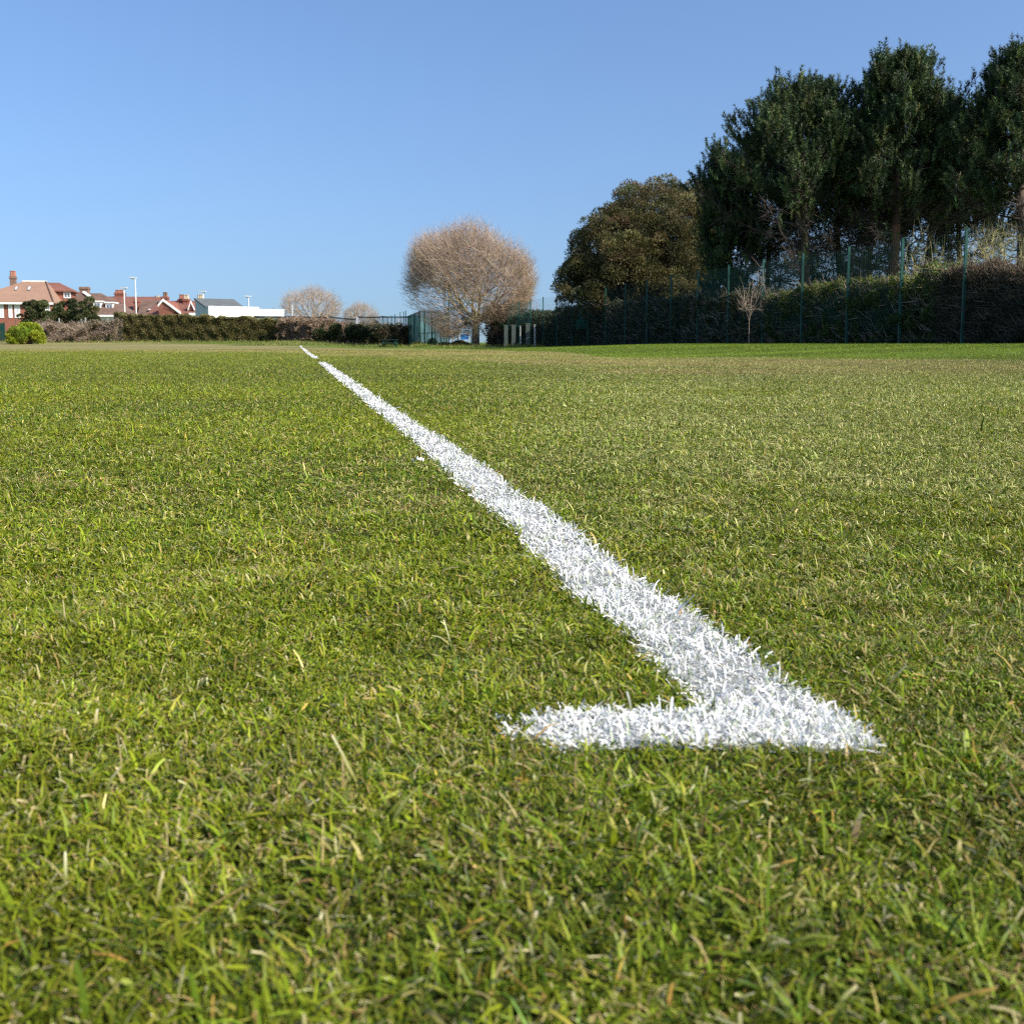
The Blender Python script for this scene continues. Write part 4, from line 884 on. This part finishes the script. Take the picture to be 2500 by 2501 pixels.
# tan-roofed house
h = House('house', 126, 108, 13, 'large red-brick house with a broad tan hipped roof and a tall chimney', 'houses behind the field')
xl, ze = h.L(-75, 735); _, zr = h.L(80, 687, 4.2); rx0, _ = h.L(57, 687, 4.2); rx1, _ = h.L(112, 687, 4.2)
mb = MB(); mb.box(xl, 0, -.3, 0, 8.4, ze - .12); h.b('wall', mb, M['brick']); rf = h.hip(xl, 0, 0, 8.4, ze, rx0, rx1, zr, 'tile_tan', .4)
h.fascia(xl - .4, .4, -.4, ze - .12); mb = MB(); mb.box(rx0 - .1, 4.1, zr - .03, rx1 + .1, 4.3, zr + .09); h.b('ridge_capping', mb, M['lead'])
mb = MB(); mb.tube((.4, -.4, ze + .02), (rx1, 4.2, zr + .02), .09, .09, 6); h.b('hip_ridge', mb, M['tile_brown'])
for a_, b_ in ((35, 45), (66, 77)):               # roof windows lie in the front slope
    def on_slope(px, py):
        lo, hi = 0, 4.2
        for _ in range(30):
            mid = (lo + hi)/2; x_, z_ = h.L(px, py, mid); zs = ze + (zr - ze)*(mid + .4)/4.6
            if z_ > zs: lo = mid
            else: hi = mid
        return x_, mid, z_
    sl = (zr - ze)/4.6; X0, Y0, Z0 = on_slope(a_, 709.5); X1, Y1, Z1 = on_slope(b_, 700.5); nz = np.array((0, -sl, 1))/math.hypot(1, sl)*.07
    q = [np.array(v) for v in ((X0, Y0, Z0), (X1, Y0, Z0), (X1, Y1, Z1), (X0, Y1, Z1))]; mb = MB(); mb.prism([v - nz*.3 for v in q], nz*1.3); fo = h.b('roof_window', mb, M['slate'])
    c_ = sum(q)/4; mb = MB(); mb.prism([c_ + (v - c_)*.72 + nz for v in q], nz*.3); h.b('pane', mb, M['lead'], fo)
for a_, b_, t_ in ((-30, -12, 742), (-4, 10, 742), (20, 31, 743), (35, 50, 743), (80, 96, 743), (110, 133 - 10, 740)): h.window(a_, b_, t_, 776, bars=1 if b_ - a_ < 14 else 2)
h.chimney(23, 38.5, 674, 702, 5.0, 'brick_brown', (26.5, 30.5, 34.5), 'pot', .5)
# rear roof with dormer at its right
ax0, az = h.L(116, 709, 5.5); ax1, _ = h.L(177, 709, 5.5); _, azr = h.L(130, 690, 7.5); ar0, _ = h.L(112, 690, 7.5); ar1, _ = h.L(145, 690, 7.5)
mb = MB(); mb.box(ax0 + .3, 5.5, 0, ax1 - .3, 9.3, az - .12); h.b('rear_wall', mb, M['brick']); h.hip(ax0 + .3, ax1 - .3, 5.5, 9.3, az, ar0, ar1, azr, 'tile_red', .35, name='rear_roof')
h.window(155, 173, 711, 728, 5.48, 'glass', 1)

# brown-roofed house with dormers
h = House('house', 312, 116, 8, 'white-fronted house with a brown roof, a squat chimney and two white dormers', 'houses behind the field')
xl, ze = h.L(196, 766.5); _, zr = h.L(240, 716, 3.4); rx0, _ = h.L(172, 716, 3.4); rx1, _ = h.L(248, 716, 3.4)
mb = MB(); mb.box(xl - 3, 0, -.3, 0, 6.8, ze - .12); h.b('wall', mb, M['render']); h.hip(xl - 3, 0, 0, 6.8, ze, rx0, rx1, zr, 'tile_brown', .35); h.fascia(xl - 3.3, .35, -.35, ze - .12)
x0, z1 = h.L(201, 714, 3.3); x1, z0 = h.L(219, 726, 2.6); mb = MB(); mb.prism([(x0, 3.2, z1 + .0), (x0 + .25, 3.2, z1 + .05), (x1 + .2, 2.3, z0 + .1), (x1, 2.3, z0)], (0, .1, .12)); h.b('flashing', mb, M['lead'])
h.chimney(193, 216, 700, 720, 3.6, 'brick_brown', (), dd=.8)
def dormer(h, a_, b_, t_, bt, yl, m='white', depth=2.0, bars=1, glass='glass'):
    x0, z1 = h.L(a_, t_, yl); x1, z0 = h.L(b_, bt, yl); mb = MB(); mb.box(x0, yl, z0, x1, yl + depth, z1 - .08); mb.box(x0 - .12, yl - .12, z1 - .08, x1 + .12, yl + depth + .1, z1 + .04)
    d_ = h.b('dormer', mb, M[m]); w = (x1 - x0); mb = MB()
    for k in range(bars + 1):
        xa_ = x0 + .12 + (w - .18)*k/(bars + 1); xb_ = x0 + .06 + (w - .18)*(k + 1)/(bars + 1); mb.box(xa_, yl - .02, z0 + .14, xb_, yl + .04, z1 - .24)
    h.b('pane', mb, M[glass], d_); return d_
dormer(h, 228, 247, 735, 754.5, .75); dormer(h, 257.5, 276.5, 738, 757.5, .75)
for a_, b_ in ((241, 263), (267, 289), (292, 307)): h.window(a_, b_, 768, 794, bars=2 if b_ - a_ > 18 else 1)

# red brick house
h = House('house', 396, 128, 4, 'red-brick house with a long tiled roof, a row of chimney pots and small white dormers', 'houses behind the field')
xl, zr = h.L(259, 724, 3.5); xr, _ = h.L(396, 729, 3.5); _, ze = h.L(300, 752)
mb = MB(); mb.box(xl, 0, -.3, xr, 7, ze); h.b('wall', mb, M['brick'])
mb = MB(); mb.prism([(xl - .3, -.35, ze - .1), (xl - .3, 3.5, zr), (xl - .3, 7.35, ze - .1), (xl - .3, 7.35, ze - .22), (xl - .3, 3.5, zr - .12), (xl - .3, -.35, ze - .22)], (xr - xl + .6, 0, 0)); h.b('roof', mb, M['tile_red'])
h.chimney(279, 302, 714, 726, 3.2, 'brick', (282, 286, 290, 294, 298), 'pot', .28)
x0, z1 = h.L(285, 738, 1.0); x1, z0 = h.L(301, 751, 1.0); xm = (x0 + x1)/2; mb = MB(); mb.prism([(x0, 1., z0), (xm, 1., z1), (x1, 1., z0)], (0, 2.2, 0)); h.b('gable', mb, M['dark'])  # dark opening built as a near-black solid, its shade in the colour
h.chimney(325.5, 339.5, 733, 764, -.9, 'brick', (), dd=.8)
x0, zt_ = h.L(344, 733, 0.6); x1, _ = h.L(396, 733, 0.6); _, zl_ = h.L(344, 768, -3.2); xa_, _ = h.L(336, 768, -3.2)
mb = MB(); mb.add([(xa_, -3.2, zl_), (x1 + .6, -3.2, zl_), (x1, .6, zt_), (x0, .6, zt_), (xa_, .8, zl_), (x1 + .6, .8, zl_)], [(0, 1, 2, 3), (0, 3, 4), (1, 5, 2), (4, 5, 1, 0), (3, 2, 5, 4)]); h.b('lower_roof', mb, M['tile_brown'])
mb = MB(); mb.box(xa_ + .2, -3., -.3, x1 + .4, .5, zl_); h.b('lower_wall', mb, M['brick'])
dormer(h, 365, 374, 755, 767.5, -2.6, depth=1.2); dormer(h, 384, 392.5, 756, 767.5, -2.6, depth=1.2)
h.chimney(380.5, 387, 729, 735, 3.3, 'cream', (382, 385.5), 'cream', .3)

# terrace with white bargeboards
h = House('house', 505, 120, 0, 'red-tiled terrace with three white gable boards and three chimneys, left of the white building', 'houses behind the field')
xl, zr = h.L(388, 734.5, 4.0); xr = 0; _, ze = h.L(450, 765)
mb = MB(); mb.box(xl, 0, -.3, xr, 8, ze); h.b('wall', mb, M['render'])
mb = MB(); mb.prism([(xl, -.3, ze - .05), (xl, 4, zr), (xl, 8.3, ze - .05), (xl, 8.3, ze - .2), (xl, 4, zr - .15), (xl, -.3, ze - .2)], (xr - xl, 0, 0)); h.b('roof', mb, M['tile_red'])
def gable(h, a_, ap, b_, pt, pl, pr, yl, brick='brick', bw=.22, cross=False, back=4.0):
    x0, z0 = h.L(a_, pl, yl); xm, zm = h.L(ap, pt, yl); x1, z1 = h.L(b_, pr, yl); mb = MB()
    mb.prism([(x0, yl + .06, z0), (x1, yl + .06, z1), (xm, yl + .06, zm)], (0, back, 0)); g = h.b('gable', mb, M[brick]); q = MB()
    for (xa_, za_), (xb_, zb_) in (((x0, z0), (xm, zm)), ((xm, zm), (x1, z1))):
        q.prism([(xa_, yl - .08, za_ - bw*.3), (xb_, yl - .08, zb_ - bw*.3 if zb_ > za_ else zb_ - bw*.3), (xb_, yl - .08, zb_ + bw), (xa_, yl - .08, za_ + bw)], (0, .13, 0))
    h.b('bargeboard', q, M['white'], g); return g
gable(h, 386, 398, 441, 734, 748, 766, -1.2); gx0, gz0 = h.L(387, 748, -1.14); gx1, _ = h.L(425, 760, -1.14); mb = MB(); mb.box(gx0, -1.1, -.3, gx1, 0, gz0 - .2); h.b('gable_wall', mb, M['brick'])
gable(h, 459, 466, 475, 738, 757.5, 757.5, .5, 'tile_red', .18, back=2.5); gable(h, 488.5, 496, 502, 741, 758, 757, .5, 'tile_red', .18, back=2.5)
h.chimney(393, 408.5, 724, 738, 2.6, 'brick', (399, 404.5), 'brick_brown', .45); h.chimney(434, 459, 729.5, 736, 3.6, 'brick', (438, 441.5, 445), 'pot', .45)
h.chimney(446.2, 459.6, 729.5, 736, 3.0, 'brick', (449.5, 453, 457), 'cream', .42, dd=.5); h.chimney(481, 494.5, 732, 738, 3.6, 'brick', (483.5, 488, 492), 'cream', .55)
mb = MB(); x0, z1 = h.L(463, 764, -.3); x1, _ = h.L(494, 764, -.3); mb.box(x0, -.6, -.3, x1, -.02, z1); h.b('porch', mb, M['render'])

# white flat-fronted building
h = House('pavilion', 512, 100, 40, 'plain bright white building with a grey sloping roof behind the olive hedge')
xr, zt_ = h.L(633, 750); zt_ = h.L(512, 747)[1]
mb = MB(); mb.box(0, 0, -.3, xr, .35, zt_); h.b('front_wall', mb, M['render'])
_, zrr = h.L(502, 728.6, 3.0); rx1, _ = h.L(571, 731.5, 3.0); rxf, _ = h.L(598, 748, .4)
mb = MB(); mb.prism([(.004, .352, -.3), (.004, 3.0, -.3), (.004, 3.0, zrr - .05), (.004, .352, zt_ - .12)], (.2, 0, 0)); h.b('side_wall', mb, mat('shaded_render', (.55, .58, .60), .8, .05))  # bluer, darker copy of the white render paints this side's shade
mb = MB(); mb.add([(-.12, .353, zt_ - .08), (rxf, .353, zt_ - .08), (rx1, 3.0, zrr), (-.12, 3.0, zrr), (-.12, .353, zt_ - .2), (rxf, .353, zt_ - .2), (rx1, 3.0, zrr - .12), (-.12, 3.0, zrr - .12)], [(0, 1, 2, 3), (7, 6, 5, 4), (4, 5, 1, 0), (1, 5, 6, 2), (2, 6, 7, 3), (3, 7, 4, 0)]); h.b('roof', mb, M['slate'])
mb = MB(); mb.box(.21, 3.0, -.3, xr, 3.2, zt_ - .3); h.b('back_wall', mb, M['render'])
x1, z1 = h.L(692, 757.5, .25); mb = MB(); mb.box(xr + .003, .1, -.3, x1, 3.0, z1); h.b('annex', mb, M['render'])
mb = MB(); mb.box(xr + .01, .05, z1, x1 + .03, 3.03, z1 + .06); h.b('annex_coping', mb, M['lead'])
mb = MB(); x0, z0 = h.L(622, 772, -.2); x2, _ = h.L(694, 772, -.2); mb.box(x0, -.5, z0 - .03, x2, -.02, z0 + .04); h.b('canopy', mb, M['slate'])

# ------------------------------------------------------------------ street lamps
def lamp(px, top, Y, left, right, label):
    x, y, z = base(px, Y); zt = WZ(top, Y); o = thing('street_lamp', (x, y, z), label, 'street lamp', 'street lamps beyond the field'); mb = MB(); mb.tube((x, y, z - .05), (x, y, z + (zt - z)*.3), .09, .085); mb.tube((x, y, z + (zt - z)*.3), (x, y, zt), .06, .045); mb.build('column', M['white'], o)
    xa, xb = WX(left, Y), WX(right, Y); mb = MB(); mb.tube((x, y, zt - .03), ((xa if abs(left - px) > abs(right - px) else xb), y, zt + .08), .035); mb.build('arm', M['galv'], o)
    m_ = MB(); m_.prism([(xa, y - .14, zt + .08), (xa + .62 if abs(left-px) > abs(right-px) else xb, y - .1, zt + .05), (xa + .62 if abs(left-px) > abs(right-px) else xb, y + .1, zt + .05), (xa, y + .14, zt + .08)] if abs(left-px) > abs(right-px) else [(xb - .62, y - .1, zt + .05), (xb, y - .14, zt + .08), (xb, y + .14, zt + .08), (xb - .62, y + .1, zt + .05)], (0, 0, .12)); m_.build('lamp_head', M['galv'], o)
lamp(307.5, 706, 101, 303, 315, 'shorter white street lamp in front of the red-brick house'); lamp(335.5, 681, 101, 323, 337, 'tallest white street lamp, rising above the red-brick house')
lamp(499.5, 715, 108, 497, 506, 'white street lamp behind the left end of the white building'); lamp(609.5, 726, 112, 601, 612, 'white street lamp showing above the roof of the white building')
for o_ in list(bpy.data.objects):
    if o_.parent is not None:                    # parts under a turned house keep local coordinates
        o_.matrix_parent_inverse.identity()
